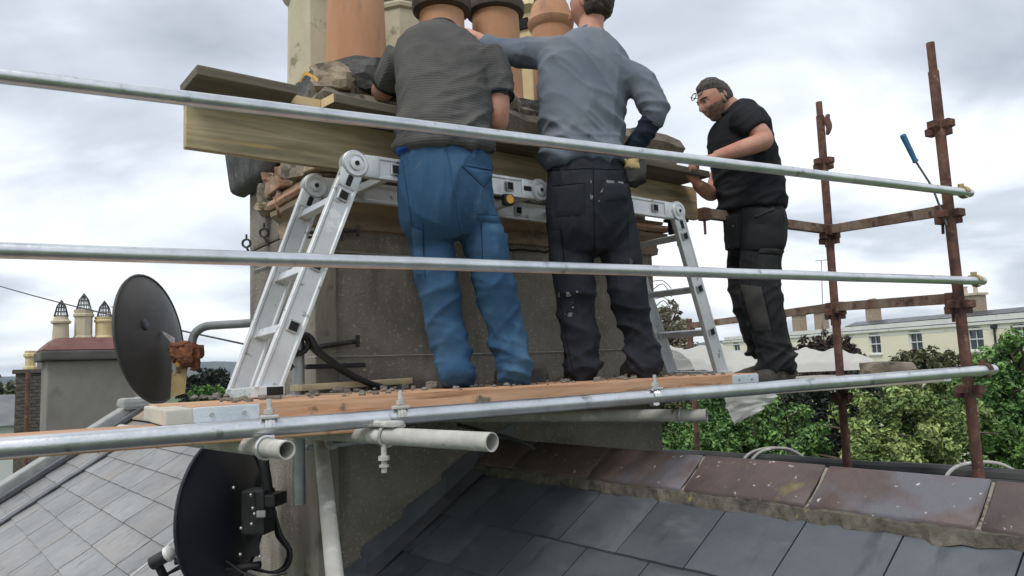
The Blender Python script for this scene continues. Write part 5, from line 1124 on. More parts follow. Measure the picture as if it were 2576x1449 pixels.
# tape measure hung on the ladder
q_ = P(1277, 503, (hM.y+hA.y)/2+0.05); q_ = PL(1277, 503, hA-N1*0.035, N1); TM = frame(E1, UP, -N1, q_)
tp = thing('tape_measure', 'small tape measure with an orange disc hanging from the ladder between the two men', 'tape measure', q_-UP*0.035)
B().box((0, 0, 0), (0.05, 0.05, 0.03)).build('case', 'black_steel', tp, TM, bevel=0.012); B().lathe([(0.018, 0.0152), (0.018, 0.018), (0.008, 0.0185)], 18, TM).build('disc', 'orange_strap', tp, smooth=True, angle=30)
B().tube([TM @ V((0, 0.035, 0)), TM @ V((0, 0.07, 0))], 0.004, 6).build('hook', 'steel_rod', tp)

#@@PEOPLE
# ================================================================== PEOPLE
from mathutils.bvhtree import BVHTree
def cr_interp(vals, n):
    o = []
    for i in range(len(vals)-1):
        p0 = vals[max(0, i-1)]; p1 = vals[i]; p2 = vals[i+1]; p3 = vals[min(len(vals)-1, i+2)]
        for k in range(n):
            t = k/n; o.append(tuple(0.5*((2*b_)+(c_-a)*t+(2*a-5*b_+4*c_-d)*t*t+(3*b_-a-3*c_+d)*t**3) for a, b_, c_, d in zip(p0, p1, p2, p3)))
    o.append(vals[-1]); return o
def loft(b, secs, lat, fwd=None, seg=22, n=5, ex=2.0, capk=0.35, grow=0.0):
    """secs: (centre, half width along lat, half depth) ; fwd None -> use tangent frame"""
    sv = cr_interp([(*c, a, d) for c, a, d in secs], n); k = len(b.v)
    C_ = [V(s[:3]) for s in sv]
    for i, s in enumerate(sv):
        t = (C_[min(i+1, len(C_)-1)]-C_[max(i-1, 0)]).normalized()
        l_ = (V(lat)-t*t.dot(V(lat))).normalized(); f_ = t.cross(l_)
        a, d = s[3]+grow, s[4]+grow
        for j in range(seg):
            th = 2*math.pi*j/seg; c_, s_ = math.cos(th), math.sin(th)
            c_ = math.copysign(abs(c_)**(2/ex), c_); s_ = math.copysign(abs(s_)**(2/ex), s_)
            b.v.append(C_[i]+l_*a*c_+f_*d*s_)
    m_ = len(sv)
    for i in range(m_-1):
        for j in range(seg): b.f.append([k+i*seg+j, k+i*seg+(j+1) % seg, k+(i+1)*seg+(j+1) % seg, k+(i+1)*seg+j])
    t0 = (C_[0]-C_[1]).normalized(); t1 = (C_[-1]-C_[-2]).normalized(); p0 = len(b.v)
    b.v.append(C_[0]+t0*(min(sv[0][3], sv[0][4])+grow)*capk); b.v.append(C_[-1]+t1*(min(sv[-1][3], sv[-1][4])+grow)*capk)
    for j in range(seg):
        b.f.append([k+(j+1) % seg, k+j, p0]); e = k+(m_-1)*seg; b.f.append([e+j, e+(j+1) % seg, p0+1])
    return b
def solid(b, voxel, smooth=3, disp=None):
    me = bpy.data.meshes.new('tmp'); me.from_pydata([tuple(v) for v in b.v], [], b.f); o = bpy.data.objects.new('tmp', me); COL.objects.link(o)
    r = o.modifiers.new('r', 'REMESH'); r.mode = 'VOXEL'; r.voxel_size = voxel
    if smooth: s = o.modifiers.new('s', 'SMOOTH'); s.factor = 0.5; s.iterations = smooth
    dg = bpy.context.evaluated_depsgraph_get(); dg.update(); ev = o.evaluated_get(dg)
    nm = bpy.data.meshes.new_from_object(ev); bpy.data.objects.remove(o); bpy.data.meshes.remove(me)
    if disp:
        ns_ = [v.normal.copy() for v in nm.vertices]
        for v, n_ in zip(nm.vertices, ns_): v.co += n_*disp(v.co)
    for p in nm.polygons: p.use_smooth = True
    return nm
def garment(name, me, mt, parent, o):
    me.name = name; me.materials.clear(); me.materials.append(MATS[mt])
    vs = [v.co.copy() for v in me.vertices]; ps = [list(p.vertices) for p in me.polygons]
    for v in me.vertices: v.co -= o
    ob = put(name, me, parent, Matrix.Translation(o)); return ob, BVHTree.FromPolygons(vs, ps)
def patch(name, quad, bvh, mt, parent, nu=8, nv=8, off=0.004, rag=0.0, poly=None):
    """thin cloth panel laid on the surface under a pixel quad (tl, tr, br, bl)"""
    g = {}; last = None
    for i in range(nu+1):
        for j in range(nv+1):
            u, v = i/nu, j/nv; a = V(quad[0]).lerp(V(quad[1]), u); c_ = V(quad[3]).lerp(V(quad[2]), u); q_ = a.lerp(c_, v)
            r = ray(*q_); h, n_, _, d = bvh.ray_cast(V((0, 0, 0)), r.normalized())
            if h is None or (poly and noise.noise(V((q_.x*0.085, q_.y*0.06, quad[0][0])))+0.3*noise.noise(V((q_.x*0.25, q_.y*0.25, 2))) < 0.17): g[i, j] = None
            else: g[i, j] = (h, n_); last = d
    b = B(); idx = {}
    for k_, hv in g.items():
        if hv:
            h, n_ = hv; e = min(k_[0], nu-k_[0], k_[1], nv-k_[1]); idx[k_] = len(b.v); b.v.append(h+n_*(off if e > 0 else off*0.25)+n_*rag*noise.noise(h*30))
    for i in range(nu):
        for j in range(nv):
            q4 = [(i, j), (i+1, j), (i+1, j+1), (i, j+1)]
            if all(x in idx for x in q4): b.f.append([idx[x] for x in q4][::-1])
    if b.f: return b.build(name, mt, parent, smooth=True, angle=50)
def seam(bvh, pts, mt, parent, r=.0017):
    o = []
    for a, c_ in zip(pts, pts[1:]):
        n = max(2, int((V(c_)-V(a)).length/6))
        for i in range(n+1):
            h, n_, _, _ = bvh.ray_cast(V((0, 0, 0)), ray(*V(a).lerp(V(c_), i/n)).normalized())
            if h is not None and (not o or (h-o[-1]).length > .002) and (not o or (h-o[-1]).length < .08): o.append(h+n_*.0005)
    if len(o) > 2: B().tube(o, r, 5).build('seam', mt, parent, smooth=True)
def ridge(n_): return 1-2*abs(n_)
def sst(a, b_, x): t = max(0, min(1, (x-a)/(b_-a))); return t*t*(3-2*t)
def head_pt(d, hb=0.0):
    dx, dy, dz = d; x, y, z = 0.076*dx, 0.098*dy, 0.120*dz
    if dz < 0: k = sst(0, 1, -dz); x *= 1-0.30*k; y *= (1-0.10*k) if dy > 0 else (1-0.45*k)
    if dy > 0.2:
        y *= 0.94; fx = sst(0.2, 0.6, dy)
        y += fx*0.030*math.exp(-(x/0.0125)**2)*sst(0.030, -0.022, z)*sst(-0.040, -0.030, z)
        y += fx*0.009*math.exp(-((z-0.030)/0.011)**2)*math.exp(-(x/0.05)**2)
        y -= fx*0.013*math.exp(-((abs(x)-0.031)/0.014)**2-((z-0.012)/0.011)**2)
        y += fx*0.008*math.exp(-(x/0.022)**2)*(math.exp(-((z+0.052)/0.006)**2)+math.exp(-((z+0.067)/0.006)**2))
        y -= fx*0.004*math.exp(-(x/0.024)**2-((z+0.0595)/0.004)**2)
        y += fx*0.013*math.exp(-(x/0.024)**2-((z+0.098)/0.018)**2)
        y += fx*0.006*math.exp(-((abs(x)-0.042)/0.016)**2-((z+0.018)/0.016)**2)
    return V((x, y, z))
def surf(x, z, k=0.0):
    dx, dz = x/0.076, z/0.12; p = head_pt((dx, math.sqrt(max(0.0, 1-dx*dx-dz*dz)), dz)); p.y += k; return p
def head_frame(c, f, up=V((0, 0, 1))):
    y = V(f).normalized(); x = y.cross(V(up)).normalized(); z = x.cross(y); return frame(x, y, z, c)
def add_head(b, M, s=1.0):
    n, m_ = 44, 34; k = len(b.v)
    for i in range(m_+1):
        ph = math.pi*i/m_
        for j in range(n):
            th = 2*math.pi*j/n; d = (math.sin(ph)*math.cos(th), math.sin(ph)*math.sin(th), math.cos(ph)); b.v.append(M @ (head_pt(d)*s))
    for i in range(m_):
        for j in range(n): b.f.append([k+i*n+j, k+(i+1)*n+j, k+(i+1)*n+(j+1) % n, k+i*n+(j+1) % n])
    R3 = M.to_3x3()
    for sx in (-1, 1):
        E3 = R3 @ Matrix.Rotation(sx*-0.35, 3, 'Z')
        b.ball(M @ V((sx*0.077*s, -0.012*s, -0.004*s)), V((0.0085, 0.019, 0.033))*s, 12, 8, E3); b.ball(M @ V((sx*0.086*s, -0.022*s, 0.006*s)), V((0.006, 0.010, 0.024))*s, 10, 6, E3)
def hair(name, M, parent, mt, o, line, thick=0.014, tuft=0.010, s=1.0, tf=30):
    n, m_ = 90, 70; b = B(); idx = {}; R3 = M.to_3x3()
    for i in range(m_+1):
        ph = math.pi*i/m_
        for j in range(n):
            th = 2*math.pi*j/n; d = (math.sin(ph)*math.cos(th), math.sin(ph)*math.sin(th), math.cos(ph)); t = line(d)
            if t > 0:
                p = head_pt(d)*s; e = V(d); q_ = noise.noise(V((p.x*tf, p.y*tf, p.z*tf*0.45+3)))+0.6*noise.noise(p*tf*2.6+V((7, 0, 0)))
                idx[i, j] = len(b.v); b.v.append(M @ (p+e*(min(1, t*5)*thick*s-0.003*(t < 0.03)+tuft*q_*min(1, t*4))))
    for i in range(m_):
        for j in range(n):
            q4 = [(i, j), (i+1, j), (i+1, (j+1) % n), (i, (j+1) % n)]
            if all(x in idx for x in q4): b.f.append([idx[x] for x in q4])
    return b.build(name, mt, parent, smooth=True, angle=55)
def add_hand(b, w_, d, nrm, s=1.0, curl=0.5, spread=0.06, thumb=1):
    d = V(d).normalized(); z = (V(nrm)-d*d.dot(V(nrm))).normalized(); x = d.cross(z)      # x across the palm, z = back of hand
    loft(b, [(w_-d*0.01, 0.027*s, 0.020*s), (w_+d*0.03*s, 0.034*s, 0.017*s), (w_+d*0.065*s, 0.041*s, 0.015*s), (w_+d*0.092*s, 0.041*s, 0.012*s)], x, n=3, seg=14)
    for k, (ox, ln) in enumerate(((-0.031, 0.066), (-0.010, 0.078), (0.011, 0.073), (0.031, 0.056))):
        p = w_+d*0.086*s+x*ox*s; a = 0.25*curl; pts = [(p-d*0.012*s, 0.0092*s, 0.0090*s)]; dirx = d+x*ox*spread*20
        for q_, (fr, c_) in enumerate(((0.45, 0.5), (0.32, 1.0), (0.23, 0.8))):
            a += curl*c_; dv = (dirx.normalized()*math.cos(a)-z*math.sin(a)); p = p+dv*ln*fr*s; r_ = (0.0088, 0.0082, 0.0070)[q_]*s; pts.append((p, r_, r_))
        loft(b, pts, x, n=3, seg=10)
    p = w_+d*0.025*s+x*thumb*-0.028*s; t1 = (d*0.75-x*thumb*0.65-z*0.15).normalized(); t2 = (d*0.9-x*thumb*0.25-z*0.35*(1+curl)).normalized()
    loft(b, [(p, 0.014*s, 0.013*s), (p+t1*0.038*s, 0.0115*s, 0.011*s), (p+t1*0.038*s+t2*0.030*s, 0.010*s, 0.009*s), (p+t1*0.038*s+t2*0.054*s, 0.008*s, 0.007*s)], x, n=3, seg=10)
def boot(parent, ank, d, zfloor, o, s=1.0, mt='boot_leather'):
    """ank: ankle point; d: toe direction"""
    d = V((d[0], d[1], 0)).normalized(); x = V((d.y, -d.x, 0)); base = V((ank.x, ank.y, zfloor)); b = B()
    prof = [(-0.085, 0.030, 0.020, 0.045), (-0.075, 0.037, 0.0, 0.080), (-0.03, 0.040, 0.0, 0.088), (0.03, 0.043, 0.0, 0.094), (0.09, 0.047, 0.0, 0.085), (0.14, 0.050, 0.0, 0.070), (0.185, 0.043, 0.003, 0.056), (0.205, 0.026, 0.012, 0.042)]
    loft(b, [(base+d*p*s+UP*(lo+hi)/2*s, w_*s, (hi-lo)/2*s) for p, w_, lo, hi in prof], x, n=4, seg=18, ex=2.6)
    loft(b, [(base-d*0.01*s+UP*0.05*s, 0.038*s, 0.044*s), (base-d*0.005*s+UP*0.09*s, 0.034*s, 0.036*s)], x, n=3)
    me = solid(b, 0.006, 2, lambda p: 0.003*noise.noise(p*28)); bo, _ = garment('boot', me, mt, parent, o)
    b = B(); poly = [(p*s, w_*s*1.06) for p, w_, lo, hi in prof]; pl = [(p, w_) for p, w_ in poly]+[(p, -w_) for p, w_ in poly[::-1]]
    b.prism(pl, 0.0, 0.022*s, frame(d, UP.cross(d), UP, base)); b.build('sole', 'boot_sole', bo, bevel=0.003, segs=1)
    return bo
def arm(b, pts, lat=V((1, 0, 0.1))): return loft(b, pts, lat, n=5, seg=18)
def secs(rows, Y0, latx): return [(P(px, py, Y0+dy), hw*(Y0+dy)/FPX/latx, dp) for px, py, dy, hw, dp in rows]
def scl(rows, k): return [(c, a*k, d*k) for c, a, d in rows]
def sharp(n_): return max(0.0, 1-1.9*abs(n_))**2.2
def trouser_fold(zk, za, amp=1.0, seed=0.0):
    sd_ = V((seed, seed*0.7, 0))
    def f(p):
        q_ = p+sd_; nz = noise.noise(q_*4.5); w1 = sst(za+0.34, za+0.02, p.z); w2 = math.exp(-((p.z-zk)/0.11)**2)
        wp = V((p.x, p.y, p.z))+sd_+noise.noise_vector(p*3.5+sd_)*0.05; msk = 0.35+0.65*sst(-0.25, 0.3, noise.noise(p*2.6+sd_*2))
        c1 = sharp(noise.noise(V((wp.x*4.5, wp.y*4.5, (wp.z+0.45*wp.x)*8.5)))); c2_ = sharp(noise.noise(V((wp.x*5+3, wp.y*5, (wp.z-0.65*wp.x)*10+7))))
        c3 = sharp(noise.noise(V((wp.x*13, wp.y*13+5, wp.z*2.4)))); c4 = sharp(noise.noise(V((wp.x*7, wp.y*7, (wp.z+0.2*wp.x)*15+2))))
        h = (0.006+0.016*w1+0.006*w2)*msk*c1+(0.005+0.014*w1+0.006*w2)*(1.3-msk)*c2_+0.006*(1-w1)*c3+0.011*w1*c4-0.005-0.008*w1
        return h*amp
    return f
def shirt_fold(zh, zs, sl=0.6, amp=1.0, seed=0.0):
    sd_ = V((seed, 0, seed))
    def f(p):
        q_ = p+sd_; c_, s_ = math.cos(sl), math.sin(sl); a = q_.x*c_+q_.z*s_; t = -q_.x*s_+q_.z*c_
        wl = sst(zs, zh, p.z); w1 = math.exp(-((p.z-zh)/0.09)**2)
        wq = noise.noise_vector(q_*2.5)*0.09; a += wq.x; t += wq.z
        h = (0.005+0.010*wl)*sharp(noise.noise(V((a*2.6, q_.y*4, t*9))))+(0.003+0.005*wl)*sharp(noise.noise(V((a*5, q_.y*7, t*17+3))))+0.004*sharp(noise.noise(V((q_.x*4+q_.z*3, q_.y*4, q_.z*3-q_.x*4))))
        h += 0.009*w1*sharp(noise.noise(V((q_.x*3, q_.y*3, q_.z*16))))
        return (h-0.004)*amp
    return f

# ------------------------------------------------------------------ man in charcoal tee and blue trousers
zd = -0.080
def man_charcoal():
    Y0 = 2.80; a = R_(24); lat = V((math.cos(a), math.sin(a), 0)); fw = V((-math.sin(a), math.cos(a), 0)); lx = math.cos(a)+0.02
    o = P(1205, 968, Y0); o.z = zd
    t = thing('person', 'man from behind in charcoal ribbed tee and blue work trousers, head bent out of sight', 'person', o)
    top = secs([(1121, 376, 0, 119, .138), (1120, 345, 0, 115, .135), (1118, 295, .02, 112, .130), (1119, 235, .05, 116, .135), (1119, 185, .09, 123, .135), (1116, 142, .13, 118, .118), (1112, 108, .18, 84, .095), (1110, 84, .215, 44, .065)], Y0, lx)
    pel = secs([(1122, 372, 0, 112, .125), (1122, 425, -.01, 116, .142), (1122, 485, -.02, 119, .150), (1126, 545, -.01, 120, .142), (1135, 590, .01, 100, .10)], Y0, lx)
    ll = secs([(1066, 520, .0, 62, .100), (1084, 600, -.0, 58, .096), (1097, 680, .0, 55, .092), (1112, 760, .01, 53, .086), (1126, 840, .02, 50, .082), (1141, 900, .0, 46, .078), (1148, 945, -.02, 47, .085), (1149, 962, -.03, 46, .088)], Y0, 1.0)
    rl = secs([(1186, 520, .03, 64, .100), (1216, 600, .03, 62, .096), (1237, 680, .03, 56, .092), (1254, 760, .04, 53, .086), (1275, 840, .04, 50, .082), (1290, 900, .02, 46, .078), (1293, 943, .0, 45, .085), (1293, 958, -.01, 44, .088)], Y0, 1.0)
    def A(px, py, dy, r): return (P(px, py, Y0+dy), r, r)
    slL = [A(1015, 148, .12, .080), A(992, 178, .15, .072), A(974, 212, .20, .066)]
    slR = [A(1222, 148, .12, .080), A(1245, 190, .10, .070), A(1253, 245, .08, .063)]
    fa_L = [A(1000, 160, .13, .055), A(978, 205, .19, .050), A(962, 228, .23, .047), A(962, 228, .34, .042), A(972, 222, .46, .030)]
    fa_R = [A(1232, 160, .12, .055), A(1250, 240, .08, .050), A(1251, 300, .085, .046), A(1243, 312, .13, .045), A(1230, 300, .28, .038), A(1215, 290, .36, .029)]
    b = B(); loft(b, scl(top, .86), lat); loft(b, scl(pel, .85), lat); loft(b, scl(ll[:-2], .68), lat); loft(b, scl(rl[:-2], .68), lat)
    arm(b, fa_L); arm(b, fa_R)
    hM = head_frame(P(1108, 150, Y0+.40), fw*0.55+UP*-0.84, fw)
    loft(b, [(P(1110, 100, Y0+.18), .062, .062), (P(1109, 112, Y0+.28), .060, .062), (P(1108, 135, Y0+.36), .062, .066)], lat); add_head(b, hM)
    wl, wr = P(974, 221, Y0+.47), P(1214, 289, Y0+.37)
    add_hand(b, wl, fw+E1*0.2, UP, 1.0, .7); add_hand(b, wr, fw*.8-lat*.4, UP, 1.0, .7, thumb=-1)
    garment('body', solid(b, .006, 2), 'skin_ruddy', t, o)
    hair('hair', hM, t, 'hair_brown', o, lambda d: max(d[2]-0.15-0.6*max(0, d[1]), -d[1]-0.1+0.2*d[2]) if d[2] > -0.5 else -1)
    zk, za = P(1180, 740, Y0).z, zd+0.03
    b = B(); loft(b, scl(pel, .975), lat); loft(b, scl(ll, .93), lat); loft(b, scl(rl, .93), lat)
    tr, bt = garment('trousers', solid(b, .0075, 3, trouser_fold(zk, za, 1.0, 1.3)), 'trousers_blue', t, o)
    b = B(); loft(b, top, lat, seg=28, ex=2.3); arm(b, slL); arm(b, slR)
    zh, zs = P(1120, 385, Y0).z, P(1120, 170, Y0).z
    sh_, bs = garment('tee_shirt', solid(b, .0075, 3, shirt_fold(zh, zs, 0.45, 1.25, 4.0)), 'tee_charcoal', t, o)
    # neck band of the tee
    c0 = P(1110, 82, Y0+.205); b = B(); b.tube([c0+lat*math.cos(x)*.068+(fw*.8-UP*.55).normalized()*math.sin(x)*.05+UP*.010 for x in [2*math.pi*i/28 for i in range(29)]], .0085, 7, cap=False); b.build('neck_band', 'tee_black', sh_, smooth=True)
    for (arm_, nm) in ((slR, 1), (slL, 0)):
        c0, c1 = arm_[-1][0], arm_[-2][0]; d = (c0-c1).normalized(); M, L = tubeM(c0-d*.002, c0+d*.02); b = B()
        b.tube([M @ V((0.004, math.cos(x)*.062, math.sin(x)*.062)) for x in [2*math.pi*i/24 for i in range(25)]], .0065, 6, cap=False); b.build('cuff', 'sleeve_navy' if nm else 'tee_black', sh_, smooth=True)
    b = B(); loft(b, secs([(1112, 350, -.006, 106, .132), (1114, 372, -.010, 113, .139), (1115, 386, -.010, 114, .142)], Y0, lx), lat, n=4, seg=28)
    garment('waistband', solid(b, .007, 1, lambda p: .004*noise.noise(p*22)), 'bright_blue', t, o)
    patch('pocket_flap', ((1163, 418), (1232, 432), (1240, 440), (1216, 470)), bt, 'trousers_blue', tr, 8, 6, .008)
    patch('pocket_welt', ((1170, 412), (1236, 425), (1238, 431), (1168, 420)), bt, 'trousers_blue', tr, 8, 2, .006)
    patch('cargo_flap', ((1200, 540), (1275, 545), (1278, 562), (1203, 556)), bt, 'trousers_blue', tr, 8, 3, .007)
    patch('cargo_pocket', ((1212, 562), (1278, 566), (1280, 660), (1216, 655)), bt, 'trousers_blue', tr, 8, 8, .010)
    patch('cargo_pocket', ((1036, 570), (1062, 580), (1068, 690), (1046, 690)), bt, 'trousers_blue', tr, 5, 8, .009)
    patch('belt_loop', ((1186, 372), (1196, 373), (1197, 400), (1187, 399)), bt, 'trousers_blue', tr, 2, 4, .007)
    b = B(); b.tube([p for p in [bt.ray_cast(V((0, 0, 0)), ray(1122+2*math.sin(i*.6)+i*2.1, 375+i*10.5).normalized())[0] for i in range(21)] if p], .0035, 5); b.build('seam', 'trousers_blue', tr, smooth=True)
    for pts in (((1160, 417), (1217, 471), (1241, 441)), ((1199, 539), (1276, 544)), ((1210, 562), (1214, 656), (1262, 660)), ((1064, 560), (1070, 700)), ((1012, 402), (1030, 520), (1045, 640)), ((1236, 410), (1258, 520)), ((1168, 600), (1195, 720), (1225, 850), (1258, 940)), ((1150, 600), (1160, 720), (1170, 850), (1186, 940))):
        seam(bt, pts, 'seam_navy', tr)
    boot(t, P(1148, 955, Y0-.01)+fw*.055, fw*.9-lat*.35, zd, o); boot(t, P(1293, 950, Y0+.02)+fw*.055, fw*.9+lat*.35, zd-.002, o)
man_charcoal()

# ------------------------------------------------------------------ man in slate long sleeves and black trousers
def man_slate():
    Y0 = 3.18; a = R_(20); lat = V((math.cos(a), math.sin(a), 0)); fw = V((-math.sin(a), math.cos(a), 0)); lx = math.cos(a)+.03
    o = P(1540, 945, Y0); o.z = zd
    t = thing('person', 'man in slate blue long sleeves and black trousers, one arm stretched to the pots', 'person', o)
    top = secs([(1472, 412, 0, 103, .128), (1468, 365, 0, 101, .124), (1465, 305, .0, 106, .124), (1466, 240, .02, 117, .130), (1473, 188, .04, 126, .134), (1480, 145, .06, 118, .122), (1482, 114, .07, 82, .098), (1484, 90, .08, 42, .068)], Y0, lx)
    pel = secs([(1478, 395, 0, 98, .118), (1480, 450, 0, 108, .140), (1482, 512, -.01, 115, .150), (1486, 575, 0, 117, .142), (1490, 630, .01, 98, .10)], Y0, lx)
    ll = secs([(1428, 560, 0, 60, .100), (1434, 640, 0, 61, .096), (1447, 720, 0, 55, .090), (1451, 790, .01, 50, .086), (1462, 850, 0, 48, .082), (1463, 900, 0, 48, .080), (1465, 930, -.01, 48, .086), (1466, 944, -.02, 47, .088)], Y0, 1.0)
    rl = secs([(1545, 560, .03, 60, .100), (1560, 640, .03, 57, .096), (1578, 720, .03, 50, .090), (1591, 790, .04, 44, .084), (1607, 850, .04, 43, .080), (1616, 900, .03, 46, .080), (1618, 930, .02, 45, .086), (1618, 944, .01, 44, .088)], Y0, 1.0)
    def A(px, py, dy, r): return (P(px, py, Y0+dy), r, r)
    slL = [A(1398, 140, .05, .085), A(1345, 135, .07, .074), A(1300, 132, .10, .066), A(1255, 124, .15, .056), A(1222, 108, .20, .042)]
    slR = [A(1548, 182, .04, .078), A(1602, 206, .02, .073), A(1640, 258, .0, .060), A(1649, 285, .0, .056), A(1640, 305, .02, .052)]
    loR = [A(1646, 284, .005, .050), A(1640, 302, .02, .051), A(1620, 335, .05, .047), A(1592, 374, .09, .040), A(1582, 390, .11, .036)]
    b = B(); loft(b, scl(top, .84), lat); loft(b, scl(pel, .85), lat); loft(b, scl(ll[:-2], .68), lat); loft(b, scl(rl[:-2], .68), lat)
    arm(b, scl(slL, .66)); arm(b, [A(1552, 190, .04, .050), A(1604, 212, .02, .050), A(1642, 260, .0, .044), A(1649, 286, .005, .040), A(1622, 333, .05, .034), A(1592, 374, .09, .030), A(1572, 398, .13, .027)])
    arm(b, [A(1225, 110, .20, .030), A(1208, 98, .225, .026), A(1200, 94, .235, .026)])
    fd2 = V((-0.80, 0.58, -0.06)); hM = head_frame(P(1484, 14, Y0+.09), fd2, UP)
    loft(b, [(P(1484, 105, Y0+.07), .072, .072), (P(1486, 75, Y0+.08), .058, .062), (P(1490, 40, Y0+.09), .056, .062)], lat); add_head(b, hM, 1.02)
    wl = P(1202, 94, Y0+.235); add_hand(b, wl, V((-.80, .30, .42)), V((-.2, -.7, .6)), 1.05, .75)
    wr = P(1572, 398, Y0+.13); add_hand(b, wr, V((-.5, .7, -.3)), UP, 1.0, .6, thumb=-1)
    garment('body', solid(b, .0055, 2), 'skin', t, o)
    hair('hair', hM, t, 'hair_brown', o, lambda d: (max(d[2]*1.0-0.38-0.0*d[1], min(-d[1]-0.02, d[2]+0.62)) if abs(d[0]) < 0.99 else -1), .020, .013, 1.02)
    zk, za = P(1480, 760, Y0).z, zd+.03
    b = B(); loft(b, scl(pel, .975), lat); loft(b, scl(ll, .93), lat); loft(b, scl(rl, .93), lat)
    tr, bt = garment('trousers', solid(b, .0075, 3, trouser_fold(zk, za, 1.1, 6.1)), 'trousers_black', t, o)
    b = B(); loft(b, top, lat, seg=28, ex=2.3); arm(b, slL); arm(b, slR)
    zh, zs = P(1470, 400, Y0).z, P(1470, 200, Y0).z
    sf = shirt_fold(zh, zs, -0.6, 1.7, 9.0)
    sh_, bs = garment('long_sleeved_shirt', solid(b, .0075, 7, sf), 'shirt_slate', t, o)
    b = B(); arm(b, loR); garment('dark_undersleeve', solid(b, .006, 2, lambda p: .007*sharp(noise.noise(V((p.x*6, p.y*6, (p.z+.5*p.x)*22))))-.002), 'sleeve_navy', t, o)
    c0 = P(1484, 89, Y0+.078); b = B(); b.tube([c0+lat*math.cos(x)*.066+(fw*.9-UP*.3).normalized()*math.sin(x)*.055+UP*.006 for x in [2*math.pi*i/28 for i in range(29)]], .007, 7, cap=False); b.build('neck_band', 'shirt_slate', sh_, smooth=True)
    patch('pocket', ((1392, 470), (1470, 462), (1472, 540), (1398, 545)), bt, 'trousers_black', tr, 8, 8, .007)
    patch('pocket', ((1515, 455), (1580, 462), (1584, 500), (1520, 505)), bt, 'trousers_black', tr, 8, 6, .008, .006)
    patch('knee_pocket', ((1380, 575), (1410, 580), (1420, 680), (1385, 680)), bt, 'trousers_black', tr, 5, 8, .010)
    patch('cargo_pocket', ((1578, 560), (1606, 570), (1612, 668), (1584, 668)), bt, 'trousers_black', tr, 5, 8, .011)
    for q_ in (((1478, 455), (1515, 450), (1520, 510), (1480, 516)), ((1518, 452), (1570, 458), (1572, 500), (1520, 498)), ((1405, 725), (1470, 735), (1470, 765), (1405, 760)), ((1415, 770), (1450, 772), (1450, 805), (1415, 806))):
        ps = patch('plaster_smear', q_, bt, 'plaster', tr, 16, 16, .0035, .0, True)
        if ps: ps['kind'] = 'stuff'
    # gloves stuffed in the side pocket
    b = B(); rock(b, P(1597, 432, Y0-.02), (.07, .06, .10), 811, None, .2); b.build('work_glove', 'patch_grey', t, smooth=True, angle=60)
    b = B(); rock(b, P(1588, 416, Y0-.03), (.055, .05, .04), 812, None, .25); b.build('glove_cuff', 'ochre_paint', t, smooth=True, angle=60)
    for pts in (((1390, 468), (1470, 460)), ((1513, 455), (1582, 462)), ((1492, 420), (1494, 520), (1496, 640)), ((1378, 430), (1470, 424), (1580, 428)), ((1412, 575), (1422, 690)), ((1580, 555), (1588, 670)), ((1400, 700), (1425, 850), (1440, 930))):
        seam(bt, pts, 'seam_black', tr)
    boot(t, P(1466, 940, Y0-.0)+fw*.05, fw*.9+lat*.45, zd, o); boot(t, P(1617, 940, Y0+.03)+fw*.05, fw*.9+lat*.3, zd-.002, o)
man_slate()

